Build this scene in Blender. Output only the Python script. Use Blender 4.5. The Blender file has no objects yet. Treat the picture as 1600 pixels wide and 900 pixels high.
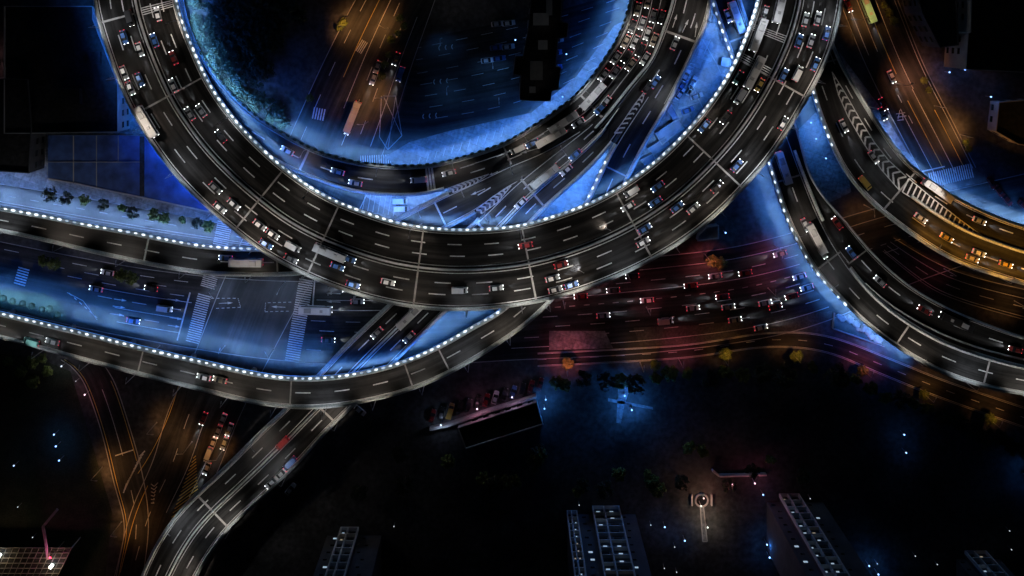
import bpy, math, random
from mathutils import Vector, Matrix
R = math.radians
random.seed(11)
SC = bpy.context.scene
COL = SC.collection

# ------------------------------------------------------------------ camera
S, H = 0.22, 300.0            # metres per photo pixel on the ground, camera height
NU, NV = 790.0, 30.0          # where the plumb line meets the picture
cam_d = bpy.data.cameras.new("camera")
cam = bpy.data.objects.new("camera", cam_d); COL.objects.link(cam)
cam.location = (0, 0, H)
cam_d.sensor_width = 36
cam_d.lens = 36 * H / (1600 * S)
cam_d.shift_x = (800 - NU) / 1600
cam_d.shift_y = -(450 - NV) / 1600
cam_d.clip_start = 1; cam_d.clip_end = 6000
SC.camera = cam

# ------------------------------------------------------------------ world, added tower fill, exposure
w = bpy.data.worlds.new("World"); SC.world = w; w.use_nodes = True
nt = w.node_tree; bg = nt.nodes["Background"]
sky = nt.nodes.new("ShaderNodeTexSky"); sky.sky_type = 'NISHITA'; sky.sun_disc = False
sky.sun_elevation = R(12); sky.sun_rotation = R(0)
tint = nt.nodes.new("ShaderNodeMix"); tint.data_type = 'RGBA'; tint.blend_type = 'MULTIPLY'
tint.inputs[0].default_value = 1.0
tint.inputs[7].default_value = (0.35, 0.55, 1.0, 1)
nt.links.new(sky.outputs[0], tint.inputs[6]); nt.links.new(tint.outputs[2], bg.inputs[0])
bg.inputs[1].default_value = 0.0003
tower_fill_d = bpy.data.lights.new("tower_fill", 'SUN'); tower_fill_d.energy = 0.09; tower_fill_d.angle = R(0.5); tower_fill_d.color = (0.3, 0.6, 1.0)
tower_fill = bpy.data.objects.new("tower_fill", tower_fill_d); COL.objects.link(tower_fill)
tower_fill.rotation_euler = (R(-82), 0, R(8))   # fill light added for the tower fronts: low, from the far side (+Y)
SC.view_settings.view_transform = 'Standard'; SC.view_settings.look = 'None'
SC.view_settings.exposure = 0.0; SC.view_settings.gamma = 1.0
SC.view_settings.use_curve_mapping = False
cy = SC.cycles
cy.use_denoising = True; cy.max_bounces = 4; cy.diffuse_bounces = 2; cy.glossy_bounces = 2
cy.transmission_bounces = 2; cy.sample_clamp_indirect = 2.0; cy.sample_clamp_direct = 12.0
cy.use_light_tree = True; cy.caustics_reflective = False; cy.caustics_refractive = False

# ------------------------------------------------------------------ helpers
def W(u, v, h=0.0):
    k = S * (H - h) / H
    return Vector(((u - NU) * k, -(v - NV) * k, h))

def tag(o, label=None, cat=None, group=None, kind=None):
    if label: o["label"] = label
    if cat: o["category"] = cat
    if group: o["group"] = group
    if kind: o["kind"] = kind
    return o

def empty(name, loc=(0, 0, 0), rz=0.0, label=None, cat=None, group=None, kind=None):
    o = bpy.data.objects.new(name, None); COL.objects.link(o)
    o.empty_display_size = 0.5
    o.location = loc; o.rotation_euler = (0, 0, rz)
    return tag(o, label, cat, group, kind)

KIDS = {}
def link(o, parent=None):
    COL.objects.link(o)
    if parent is not None:
        o.parent = parent
        KIDS.setdefault(parent.name, []).append(o)
    return o

class MB:
    def __init__(s): s.v = []; s.f = []; s.m = []; s.uv = []; s.mats = []; s.has_uv = False
    def mi(s, mat):
        if mat not in s.mats: s.mats.append(mat)
        return s.mats.index(mat)
    def poly(s, pts, mat, uvs=None):
        i = len(s.v); s.v += [tuple(p) for p in pts]; s.f.append(list(range(i, i + len(pts)))); s.m.append(s.mi(mat))
        if uvs: s.has_uv = True
        s.uv.append(uvs or [(0, 0)] * len(pts))
    def box(s, c, size, mat, rz=0.0, taper=1.0):
        x, y, z = size[0] / 2, size[1] / 2, size[2] / 2
        ca, sa = math.cos(rz), math.sin(rz); P = []
        for dz in (-1, 1):
            k = taper if dz > 0 else 1.0
            for dx, dy in ((-1, -1), (1, -1), (1, 1), (-1, 1)):
                px, py = dx * x * k, dy * y * k
                P.append((c[0] + px * ca - py * sa, c[1] + px * sa + py * ca, c[2] + dz * z))
        for q in ((3, 2, 1, 0), (4, 5, 6, 7), (0, 1, 5, 4), (1, 2, 6, 5), (2, 3, 7, 6), (3, 0, 4, 7)):
            s.poly([P[i] for i in q], mat)
    def cyl(s, a, b, r0, r1, mat, n=8, caps=True):
        a = Vector(a); b = Vector(b); d = (b - a).normalized()
        x = d.orthogonal().normalized(); y = d.cross(x)
        A = [a + (x * math.cos(2 * math.pi * i / n) + y * math.sin(2 * math.pi * i / n)) * r0 for i in range(n)]
        B = [b + (x * math.cos(2 * math.pi * i / n) + y * math.sin(2 * math.pi * i / n)) * r1 for i in range(n)]
        for i in range(n):
            j = (i + 1) % n; s.poly([A[i], A[j], B[j], B[i]], mat)
        if caps: s.poly(A[::-1], mat); s.poly(B, mat)
    def loft(s, rings, mat, cap=True):
        for a, b in zip(rings, rings[1:]):
            n = len(a)
            for i in range(n):
                j = (i + 1) % n; s.poly([a[i], a[j], b[j], b[i]], mat)
        if cap: s.poly(rings[0][::-1], mat); s.poly(rings[-1], mat)
    def prism(s, pts, z0, z1, mat, top=None):
        n = len(pts)
        s.poly([(p[0], p[1], z1) for p in pts], top or mat)
        s.poly([(p[0], p[1], z0) for p in pts][::-1], mat)
        for i in range(n):
            a, b = pts[i], pts[(i + 1) % n]
            s.poly([(a[0], a[1], z0), (b[0], b[1], z0), (b[0], b[1], z1), (a[0], a[1], z1)], mat)
    def data(s, name):
        me = bpy.data.meshes.new(name); me.from_pydata(s.v, [], s.f)
        for m in s.mats: me.materials.append(m)
        me.polygons.foreach_set("material_index", s.m)
        if s.has_uv:
            l = me.uv_layers.new(name="UVMap"); flat = []
            for u in s.uv:
                for p in u: flat += [p[0], p[1]]
            l.data.foreach_set("uv", flat)
        me.update(); return me
    def build(s, name, parent=None):
        return link(bpy.data.objects.new(name, s.data(name)), parent)

def copy_tree(o, parent=None):
    c = o.copy(); link(c, parent)
    for ch in KIDS.get(o.name, []): copy_tree(ch, c)
    return c

# ------------------------------------------------------------------ materials
def mat_base(name, rough=0.8, metal=0.0, spec=0.3):
    m = bpy.data.materials.new(name); m.use_nodes = True
    b = m.node_tree.nodes["Principled BSDF"]
    b.inputs["Roughness"].default_value = rough; b.inputs["Metallic"].default_value = metal
    b.inputs["Specular IOR Level"].default_value = spec
    return m, m.node_tree, b

def noisy(name, c0, c1, scale=0.5, rough=0.8, metal=0.0, spec=0.3, detail=6, bump=0.0, fine=0.0):
    m, nt, b = mat_base(name, rough, metal, spec)
    tc = nt.nodes.new("ShaderNodeTexCoord"); n = nt.nodes.new("ShaderNodeTexNoise")
    n.inputs["Scale"].default_value = scale; n.inputs["Detail"].default_value = detail
    n.inputs["Roughness"].default_value = 0.65
    r = nt.nodes.new("ShaderNodeValToRGB")
    r.color_ramp.elements[0].color = (*c0, 1); r.color_ramp.elements[1].color = (*c1, 1)
    r.color_ramp.elements[0].position = 0.32; r.color_ramp.elements[1].position = 0.68
    nt.links.new(tc.outputs["Object"], n.inputs["Vector"]); nt.links.new(n.outputs[0], r.inputs[0])
    out = r.outputs[0]
    if fine:
        n2 = nt.nodes.new("ShaderNodeTexNoise"); n2.inputs["Scale"].default_value = fine; n2.inputs["Detail"].default_value = 3
        nt.links.new(tc.outputs["Object"], n2.inputs["Vector"])
        mr = nt.nodes.new("ShaderNodeMapRange"); mr.inputs[1].default_value = 0.3; mr.inputs[2].default_value = 0.7
        mr.inputs[3].default_value = 0.55; mr.inputs[4].default_value = 1.35
        nt.links.new(n2.outputs[0], mr.inputs[0])
        mx = nt.nodes.new("ShaderNodeMix"); mx.data_type = 'RGBA'; mx.blend_type = 'MULTIPLY'; mx.inputs[0].default_value = 1
        nt.links.new(out, mx.inputs[6]); nt.links.new(mr.outputs[0], mx.inputs[7]); out = mx.outputs[2]
    nt.links.new(out, b.inputs["Base Color"])
    if bump:
        bp = nt.nodes.new("ShaderNodeBump"); bp.inputs["Strength"].default_value = bump; bp.inputs["Distance"].default_value = 0.1
        nt.links.new(n.outputs[0], bp.inputs["Height"]); nt.links.new(bp.outputs[0], b.inputs["Normal"])
    return m

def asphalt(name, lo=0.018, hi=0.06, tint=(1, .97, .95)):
    """road surface with long streaks along the lanes, wear plus painted light trails (UV: metres along, metres across)"""
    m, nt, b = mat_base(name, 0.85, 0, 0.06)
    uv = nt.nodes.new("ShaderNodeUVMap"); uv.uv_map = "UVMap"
    mp = nt.nodes.new("ShaderNodeMapping"); mp.inputs["Scale"].default_value = (0.018, 0.55, 1)  # stretched noise: tyre wear and traffic light streaks painted into the colour
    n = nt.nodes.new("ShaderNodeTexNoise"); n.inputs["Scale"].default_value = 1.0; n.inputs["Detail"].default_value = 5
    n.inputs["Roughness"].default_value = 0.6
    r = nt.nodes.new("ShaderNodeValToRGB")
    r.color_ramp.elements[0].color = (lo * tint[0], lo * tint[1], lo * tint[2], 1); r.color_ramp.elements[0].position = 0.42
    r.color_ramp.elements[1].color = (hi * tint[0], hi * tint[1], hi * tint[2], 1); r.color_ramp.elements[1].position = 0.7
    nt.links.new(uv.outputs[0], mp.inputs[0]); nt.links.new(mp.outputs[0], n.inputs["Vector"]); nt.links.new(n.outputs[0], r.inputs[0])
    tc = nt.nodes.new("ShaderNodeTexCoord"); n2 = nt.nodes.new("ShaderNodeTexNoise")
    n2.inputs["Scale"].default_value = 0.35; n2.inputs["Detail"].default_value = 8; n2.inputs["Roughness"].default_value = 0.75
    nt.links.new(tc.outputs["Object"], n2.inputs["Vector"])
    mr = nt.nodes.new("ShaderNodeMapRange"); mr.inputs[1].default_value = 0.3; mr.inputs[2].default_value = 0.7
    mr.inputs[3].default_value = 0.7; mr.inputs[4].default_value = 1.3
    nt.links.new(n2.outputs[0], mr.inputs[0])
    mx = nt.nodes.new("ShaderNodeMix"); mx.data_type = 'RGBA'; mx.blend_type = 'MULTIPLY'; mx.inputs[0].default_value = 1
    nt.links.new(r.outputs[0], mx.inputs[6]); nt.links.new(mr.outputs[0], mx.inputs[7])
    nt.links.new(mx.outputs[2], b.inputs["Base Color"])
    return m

def glow(name, col, strength):
    m, nt, b = mat_base(name, 0.5)
    b.inputs["Base Color"].default_value = (*[min(1, c) * .8 for c in col], 1)
    b.inputs["Emission Color"].default_value = (*col, 1); b.inputs["Emission Strength"].default_value = strength
    return m

M = {}
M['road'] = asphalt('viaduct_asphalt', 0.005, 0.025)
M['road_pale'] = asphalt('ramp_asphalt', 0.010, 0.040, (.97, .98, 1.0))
M['roof_blue_glow'] = noisy('sheet_roof_blue_glow', (.03, .07, .22), (.045, .10, .30), 0.05, 0.6, fine=0.25)  # blue of the LED glow painted into the roof sheet's colour
M['street'] = asphalt('street_asphalt', 0.025, 0.065, (0.95, 0.98, 1.0))
M['paint'] = noisy('road_paint', (.45, .47, .48), (.82, .84, .84), 1.2, 0.6, fine=9)
M['paint_yellow'] = noisy('yellow_road_paint', (.55, .4, .1), (.8, .6, .18), 1.2, 0.6)
M['concrete'] = noisy('parapet_concrete', (.50, .57, .57), (.72, .79, .79), 0.35, 0.8, fine=4)
M['slab_dark'] = noisy('worn_pavement', (.04, .04, .04), (.09, .085, .08), 0.3, 0.9, fine=1.5)
M['barrier'] = noisy('barrier_steel', (.42, .43, .45), (.62, .63, .66), 0.6, 0.45, 0.2)
M['joint'] = noisy('joint_steel', (.24, .24, .24), (.42, .41, .4), 0.9, 0.5, 0.2)
M['slab'] = noisy('slab_concrete', (.14, .14, .14), (.24, .24, .23), 0.3, 0.9)
M['ground'] = noisy('ground_soil_and_paving', (.018, .02, .02), (.10, .10, .105), 0.06, 0.9, fine=0.6)
M['plaza'] = noisy('plaza_paving', (.15, .16, .17), (.30, .31, .33), 0.22, 0.8, fine=0.9)
_nt = M['plaza'].node_tree; _b = _nt.nodes["Principled BSDF"]; _src = _b.inputs["Base Color"].links[0].from_socket
_br = _nt.nodes.new("ShaderNodeTexBrick"); _br.inputs["Scale"].default_value = 1.0; _br.inputs["Brick Width"].default_value = 5.5; _br.inputs["Row Height"].default_value = 3.4
_br.inputs["Mortar Size"].default_value = 0.05; _br.inputs["Color1"].default_value = (1.15, 1.15, 1.15, 1); _br.inputs["Color2"].default_value = (.72, .72, .74, 1); _br.inputs["Mortar"].default_value = (.35, .35, .35, 1)
_tc = _nt.nodes.new("ShaderNodeTexCoord"); _mp = _nt.nodes.new("ShaderNodeMapping"); _mp.inputs["Rotation"].default_value = (0, 0, .35)
_nt.links.new(_tc.outputs["Object"], _mp.inputs[0]); _nt.links.new(_mp.outputs[0], _br.inputs["Vector"])
_mx = _nt.nodes.new("ShaderNodeMix"); _mx.data_type = 'RGBA'; _mx.blend_type = 'MULTIPLY'; _mx.inputs[0].default_value = 1
_nt.links.new(_src, _mx.inputs[6]); _nt.links.new(_br.outputs[0], _mx.inputs[7]); _nt.links.new(_mx.outputs[2], _b.inputs["Base Color"])
M['grass'] = noisy('verge_grass', (.016, .022, .014), (.035, .045, .028), 0.3, 0.9, bump=0.4, fine=2)
M['kerb'] = noisy('kerb_stone', (.35, .35, .35), (.5, .5, .5), 1.0, 0.8)
M['roof_dark'] = noisy('dark_roof_felt', (.012, .012, .013), (.03, .03, .032), 0.1, 0.9, fine=0.8)
M['roof_pale'] = noisy('pale_sheet_roof', (.22, .24, .30), (.32, .35, .42), 0.05, 0.6, fine=0.25)
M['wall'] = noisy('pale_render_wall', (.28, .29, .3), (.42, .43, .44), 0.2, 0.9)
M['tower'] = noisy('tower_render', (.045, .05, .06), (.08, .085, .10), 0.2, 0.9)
M['frame'] = noisy('pale_balcony_frame', (.4, .42, .45), (.55, .57, .6), 0.5, 0.7)
M['glass'], _nt, _b = mat_base('dark_glass', 0.12, 0, 0.6); _b.inputs["Base Color"].default_value = (.015, .018, .022, 1)
M['rubber'] = noisy('tyre_rubber', (.012, .012, .012), (.022, .022, .022), 6, 0.9)
M['metal'] = noisy('galvanised_steel', (.35, .37, .4), (.5, .52, .55), 2, 0.4, 0.6)
M['bark'] = noisy('tree_bark', (.05, .035, .025), (.11, .08, .055), 3, 0.9)
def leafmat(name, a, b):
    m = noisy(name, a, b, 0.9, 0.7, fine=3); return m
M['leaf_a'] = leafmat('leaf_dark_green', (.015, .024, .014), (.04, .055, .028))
M['leaf_b'] = leafmat('leaf_olive_lamplit', (.05, .08, .02), (.16, .20, .04))  # olive leaf raised to yellow-green, lamplight painted into its colour
M['blue_strip'] = glow('blue_led_strip', (0.10, 0.35, 1.0), 1.6)
M['blue_soft'] = glow('blue_led_soft', (0.10, 0.35, 1.0), 1.2)
M['white_lamp'] = glow('white_globe', (0.78, 0.88, 1.0), 1.7)
M['dim_lamp'] = glow('dim_globe', (0.6, 0.76, 1.0), 0.8)
M['head'] = glow('headlamp_glow', (0.95, 0.97, 1.0), 8)
M['tail'] = glow('tail_lamp_glow', (1.0, 0.06, 0.10), 2.5)
M['lamp_white'] = glow('street_lamp_white', (1.0, 0.93, 0.85), 2.5)
M['lamp_orange'] = glow('street_lamp_sodium', (1.0, 0.55, 0.16), 3.0)
M['win_lit'] = glow('lit_window', (0.6, 0.8, 1.0), 0.5)
M['win_warm'] = glow('lit_window_warm', (1.0, 0.8, 0.55), 0.25)
M['dot'] = glow('bollard_lamp_glow', (0.8, 0.92, 1.0), 0.7)
M['flood'] = glow('floodlight_glow', (0.92, 1.0, 0.95), 10)
PAINTS = {'white': (.75, .76, .78), 'silver': (.42, .44, .47), 'black': (.02, .02, .022), 'grey': (.16, .17, .18),
          'red': (.22, .02, .02), 'blue': (.04, .12, .35), 'yellow': (.40, .27, .06), 'beige': (.45, .38, .3), 'teal': (.25, .6, .55)}
for k_, c_ in PAINTS.items():
    M['car_' + k_] = noisy(k_ + '_car_paint', tuple(x * .85 for x in c_), c_, 0.8, 0.35, 0.15, 0.5)

# ------------------------------------------------------------------ ribbons
def spline(pts, step=4.0):
    """Catmull-Rom through pixel points, resampled evenly"""
    P = [pts[0]] + list(pts) + [pts[-1]]
    out = []
    for i in range(1, len(P) - 2):
        p0, p1, p2, p3 = P[i - 1], P[i], P[i + 1], P[i + 2]
        n = max(2, int(math.dist(p1, p2) / step))
        for k in range(n):
            t = k / n; t2 = t * t; t3 = t2 * t
            out.append(tuple(0.5 * ((2 * p1[j]) + (-p0[j] + p2[j]) * t + (2 * p0[j] - 5 * p1[j] + 4 * p2[j] - p3[j]) * t2
                                    + (-p0[j] + 3 * p1[j] - 3 * p2[j] + p3[j]) * t3) for j in (0, 1)))
    out.append(tuple(P[-1])); return out

def smooth(seq, k):
    """light smoothing of a resampled polyline"""
    n = len(seq); out = []
    for i in range(n):
        kk = min(k, i, n - 1 - i)
        s0 = seq[i - kk:i + kk + 1]
        out.append((sum(p[0] for p in s0) / len(s0), sum(p[1] for p in s0) / len(s0)))
    return out

def resample(poly, n):
    L = [0]
    for a, b in zip(poly, poly[1:]): L.append(L[-1] + math.dist(a, b))
    out = []; j = 0
    for i in range(n + 1):
        d = L[-1] * i / n
        while j < len(L) - 2 and L[j + 1] < d: j += 1
        t = (d - L[j]) / max(1e-9, L[j + 1] - L[j])
        out.append((poly[j][0] + (poly[j + 1][0] - poly[j][0]) * t, poly[j][1] + (poly[j + 1][1] - poly[j][1]) * t))
    return out, L[-1]

class Ribbon:
    def __init__(s, A, B, hs, ksm=6):
        a = smooth(spline(A), ksm); b = smooth(spline(B), ksm)
        s.n = max(8, int(max(len(a), len(b)) / 1.6))
        pa, _ = resample(a, s.n)
        # pair each point of A with the point of B straight across, kept monotonic
        pb0, _ = resample(b, s.n * 4); mm = len(pb0) - 1
        idx = []
        for i, p in enumerate(pa):
            if i == 0: idx.append(0); continue
            if i == s.n: idx.append(mm); continue
            tx, ty = pa[i + 1][0] - pa[i - 1][0], pa[i + 1][1] - pa[i - 1][1]
            guess = i / s.n * mm; best = None
            lo, hi = max(0, int(guess - mm * .12)), min(mm, int(guess + mm * .12) + 1)
            for j in range(lo, hi + 1):
                q = pb0[j]; d = abs((q[0] - p[0]) * tx + (q[1] - p[1]) * ty) / math.hypot(tx, ty) + 0.02 * math.dist(p, q)
                if best is None or d < best[0]: best = (d, j)
            idx.append(max(idx[-1], best[1]))
        sm = [sum(idx[max(0, i - 3):i + 4]) / len(idx[max(0, i - 3):i + 4]) for i in range(len(idx))]
        sm[0] = 0; sm[-1] = mm
        pb = []
        for x in sm:
            j = min(mm - 1, int(x)); t = x - j
            pb.append((pb0[j][0] * (1 - t) + pb0[j + 1][0] * t, pb0[j][1] * (1 - t) + pb0[j + 1][1] * t))
        s.pa, s.pb = pa, pb
        s.h = []
        for i in range(s.n + 1):
            x = i / s.n * (len(hs) - 1); j = min(len(hs) - 2, int(x)) if len(hs) > 1 else 0
            if len(hs) == 1: s.h.append(hs[0]); continue
            t = x - j; t = t * t * (3 - 2 * t)
            s.h.append(hs[j] * (1 - t) + hs[j + 1] * t)
        s.A = [W(*p, h) for p, h in zip(pa, s.h)]; s.B = [W(*p, h) for p, h in zip(pb, s.h)]
        s.L = [0]
        for i in range(s.n):
            m0 = (s.A[i] + s.B[i]) / 2; m1 = (s.A[i + 1] + s.B[i + 1]) / 2
            s.L.append(s.L[-1] + (m1 - m0).length)
        s.len = s.L[-1]
    def _i(s, d):
        d = min(max(d, 0), s.len); lo, hi = 0, s.n
        while hi - lo > 1:
            m = (lo + hi) // 2
            if s.L[m] <= d: lo = m
            else: hi = m
        return lo, (d - s.L[lo]) / max(1e-9, s.L[lo + 1] - s.L[lo])
    def at(s, d, t, z=0.0, off=0.0):
        """point at d metres along, fraction t across (+off metres towards B), z above the surface"""
        i, k = s._i(d)
        a = s.A[i].lerp(s.A[i + 1], k); b = s.B[i].lerp(s.B[i + 1], k)
        p = a.lerp(b, t)
        if off: p = p + (b - a).normalized() * off
        return Vector((p.x, p.y, p.z + z))
    def wid(s, d):
        i, k = s._i(d); return (s.A[i].lerp(s.A[i + 1], k) - s.B[i].lerp(s.B[i + 1], k)).length
    def ang(s, d, t=.5):
        p = s.at(d - 1.5, t); q = s.at(d + 1.5, t); return math.atan2(q.y - p.y, q.x - p.x)
    def snap(s, u, v):
        best = None
        for i in range(s.n + 1):
            p = W(u, v, s.h[i]); a, b = s.A[i], s.B[i]; ab = b - a
            if i < s.n: tan = ((s.A[i + 1] + s.B[i + 1]) - (a + b))
            else: tan = ((a + b) - (s.A[i - 1] + s.B[i - 1]))
            tan.z = 0; m = a.lerp(b, max(-.3, min(1.3, (p - a).dot(ab) / ab.length_squared)))
            d = (p - m).length
            if best is None or d < best[0]: best = (d, s.L[i], (p - a).dot(ab) / ab.length_squared)
        return best[1], best[2]
    def deck(s, name, parent, thick=1.5, top='road'):
        mb = MB(); T = M[top]; C = M['slab']
        for i in range(s.n):
            a0, a1, b0, b1 = s.A[i], s.A[i + 1], s.B[i], s.B[i + 1]
            w0 = (b0 - a0).length; w1 = (b1 - a1).length
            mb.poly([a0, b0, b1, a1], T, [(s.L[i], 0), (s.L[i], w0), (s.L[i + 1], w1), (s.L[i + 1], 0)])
            if thick:
                dz = Vector((0, 0, thick)); i0, i1 = a0.lerp(b0, .22) - dz, a1.lerp(b1, .22) - dz
                j0, j1 = a0.lerp(b0, .78) - dz, a1.lerp(b1, .78) - dz
                e = Vector((0, 0, .5))
                mb.poly([a0, a1, a1 - e, a0 - e], C); mb.poly([a0 - e, a1 - e, i1, i0], C)
                mb.poly([i0, i1, j1, j0], C); mb.poly([j0, j1, b1 - e, b0 - e], C); mb.poly([b0 - e, b1 - e, b1, b0], C)
        if thick:
            for i in (0, s.n):
                a, b = s.A[i], s.B[i]; dz = Vector((0, 0, thick)); e = Vector((0, 0, .5))
                mb.poly([a, a - e, a.lerp(b, .22) - dz, a.lerp(b, .78) - dz, b - e, b], C)
        # make every top face look up
        o = mb.build(name, parent)
        return o
    def sweep(s, mb, t, prof, mat, d0=0, d1=None, side=1, step=2.0):
        """sweep a closed cross-section [(offset, z)...] along t"""
        d1 = s.len if d1 is None else d1
        n = max(1, int((d1 - d0) / step)); rings = []
        for i in range(n + 1):
            d = d0 + (d1 - d0) * i / n
            rings.append([s.at(d, t, z, o * side) for o, z in prof])
        mb.loft(rings, mat)
    def dashes(s, mb, t, d0=0, d1=None, period=12.9, ln=5.0, wd=0.34, phase=0.0, mat='paint', z=0.014, skip=()):
        d1 = s.len if d1 is None else d1
        d = d0 + phase
        while d + ln < d1:
            if not any(a < d < b for a, b in skip):
                s.strip(mb, t, d, d + ln, wd, mat, z)
            d += period
    def strip(s, mb, t, d0, d1, wd, mat='paint', z=0.014, t1=None):
        n = max(1, int((d1 - d0) / 2.5)); prev = None
        for i in range(n + 1):
            d = d0 + (d1 - d0) * i / n; tt = t if t1 is None else t + (t1 - t) * i / n
            c = (s.at(d, tt, z, -wd / 2), s.at(d, tt, z, wd / 2))
            if prev: mb.poly([prev[0], prev[1], c[1], c[0]], M[mat])
            prev = c
    def cross(s, mb, d, t0, t1, wd, mat='joint', z=0.02):
        n = max(2, int(s.wid(d) / 3)); prev = None
        for i in range(n + 1):
            t = t0 + (t1 - t0) * i / n
            c = (s.at(d - wd / 2, t, z), s.at(d + wd / 2, t, z))
            if prev: mb.poly([prev[0], prev[1], c[1], c[0]], M[mat])
            prev = c

def D_(rb, u, v): return rb.snap(u, v)[0]

PARAPET = [(0.0, 0.0), (0.0, 0.35), (-0.12, 0.45), (-0.18, 1.05), (-0.45, 1.05), (-0.55, 0.45), (-1.05, 0.4), (-1.2, 0.1), (-1.2, -0.45), (-0.02, -0.5)]
def parapet(rb, parent, side, d0=0, d1=None, name='parapet', wide=True):
    """side 'A' or 'B'; kerb, upstand and outer ledge of pale concrete; rail posts on top"""
    t = 0.0 if side == 'A' else 1.0; sg = 1 if side == 'A' else -1
    prof = [(o + .75, z) for o, z in PARAPET] if wide else [(o * .55 + .4, z) for o, z in PARAPET]
    mb = MB(); rb.sweep(mb, t, prof, M['concrete'], d0, d1, sg)
    d1 = rb.len if d1 is None else d1
    n = int((d1 - d0) / 1.5); ox = .44 if wide else .25
    for i in range(n):           # balusters and a hand rail along the upstand
        d = d0 + (i + .5) * 1.5; p = rb.at(d, t, 1.2, sg * ox)
        mb.box(p, (.12, .12, .34), M['metal'], rb.ang(d, t))
    rb.sweep(mb, t, [(ox - .06, 1.37), (ox + .06, 1.37), (ox + .06, 1.45), (ox - .06, 1.45)], M['metal'], d0, d1, sg)
    return mb.build(name, parent)

BLUE = (0.045, 0.19, 1.0)
def led_strip(rb, parent, side, d0=0, d1=None, mat='blue_strip', hgt=.22, power=None, spread=105, tilt=24, color=None, rad=4.2):
    """LED strip tucked under the outer ledge; its light is thrown down and outwards"""
    t = 0.0 if side == 'A' else 1.0; sg = 1 if side == 'A' else -1
    d1 = rb.len if d1 is None else d1
    mb = MB()
    rb.sweep(mb, t, [(-.22, -.62), (-.34, -.62), (-.34, -.62 - hgt), (-.22, -.62 - hgt)], M[mat], d0, d1, sg, step=5)
    o = mb.build('light_strip', parent)
    n = max(1, round((d1 - d0) / 11)); sl = (d1 - d0) / n
    pw = power if power is not None else (LED if mat == 'blue_strip' else LED * .5)
    for i in range(n):
        d = d0 + (i + .5) * sl; p = rb.at(d, t, -.7, -sg * .5); q = rb.at(d, t, -.7, -sg * 1.5)
        k = S * (H - p.z) / H; u = p.x / k + NU; v = -p.y / k + NV
        if not (-60 < u < 1660 and -60 < v < 960): continue
        out = (q - p).normalized()
        near = math.degrees(2 * math.atan(rad * .75 / p.z)); mid = math.degrees(2 * math.atan(rad * 1.75 / p.z))
        for pwk, spr, tl, cl in ((1.6, near, near * .14, color or (.30, .58, 1.0)), (.55, mid, mid * .16, color or (.08, .32, 1.0)), (.12, spread, tilt, (.02, .16, 1.0))):
            aim = Vector((0, 0, -1)) * math.cos(R(tl)) + out * math.sin(R(tl))
            ld = bpy.data.lights.new('strip_light', 'AREA'); ld.shape = 'RECTANGLE'; ld.size = sl; ld.size_y = .2
            ld.color = cl; ld.energy = pw * pwk * sl / 11; ld.spread = R(spr)
            lo = bpy.data.objects.new('strip_light', ld); link(lo, o); lo.location = p
            z = -aim; x = Vector((math.cos(rb.ang(d, t)), math.sin(rb.ang(d, t)), 0)); y = z.cross(x).normalized(); x = y.cross(z)
            lo.rotation_euler = Matrix((x, y, z)).transposed().to_euler()
    return o
LED = 3100.0

def globe_mesh(mat='white_lamp', nm='rail_globe'):
    mb = MB(); rings = []
    for z, r in ((-.28, .05), (-.24, .30), (-.10, .50), (.06, .56), (.2, .46), (.3, .22), (.33, .04)):
        rings.append([(math.cos(a) * r * 1.55, math.sin(a) * r * .85, z) for a in [2 * math.pi * i / 10 for i in range(10)]])
    mb.loft(rings, M[mat])
    for sx in (-.3, .3): mb.box((sx, 0, -.45), (.06, .3, .4), M['metal'])
    me = mb.data(nm)
    for p in me.polygons: p.use_smooth = True
    return me
GLOBE = globe_mesh(); GLOBE_DIM = globe_mesh('dim_lamp', 'rail_globe_dim'); grnd = random.Random(3)
def globes(rb, parent, side, d0=0, d1=None, period=2.55):
    t = 0.0 if side == 'A' else 1.0; sg = 1 if side == 'A' else -1
    d1 = rb.len if d1 is None else d1
    spots = []
    d = d0 + period / 2
    while d < d1:
        spots.append((rb.at(d, t, 1.0, -sg * .35), rb.ang(d, t))); d += period
    # only what the picture can show
    def seen(p):
        k = S * (H - p.z) / H; u = p.x / k + NU; v = -p.y / k + NV
        return -15 < u < 1615 and -15 < v < 915
    spots = [q for q in spots if seen(q[0])]
    for p, a in spots[:100]:
        o = bpy.data.objects.new('rail_lamp', GLOBE_DIM if grnd.random() < .3 else GLOBE); link(o, parent); o.location = p; o.rotation_euler = (0, 0, a + grnd.uniform(-.12, .12)); q_ = grnd.uniform(.6, .9); o.scale = (q_, q_, q_)
    if len(spots) > 100:
        mb = MB()
        for p, a in spots[100:]:
            ca, sa = math.cos(a), math.sin(a)
            for pl in GLOBE.polygons:
                mb.poly([(p.x + GLOBE.vertices[i].co.x * ca - GLOBE.vertices[i].co.y * sa,
                          p.y + GLOBE.vertices[i].co.x * sa + GLOBE.vertices[i].co.y * ca,
                          p.z + GLOBE.vertices[i].co.z) for i in pl.vertices], GLOBE.materials[pl.material_index])
        tag(mb.build('rail_lamp_run', parent), kind='stuff')

def piers(rb, parent, ds, thick=1.5):
    for d in ds:
        c = rb.at(d, .5); a = rb.ang(d); w_ = rb.wid(d)
        mb = MB(); top = c.z - thick
        if top < 2: continue
        offs = (-.22, .22) if w_ > 16 else (0,)
        for o in offs:
            p = rb.at(d, .5 + o)
            mb.cyl((p.x, p.y, 0), (p.x, p.y, top - 1.2), .95, .95, M['slab'], 12)
        mb.box((c.x, c.y, top - .65), (1.8, w_ * .66, 1.3), M['slab'], a)
        mb.build('pier', parent)

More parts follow.
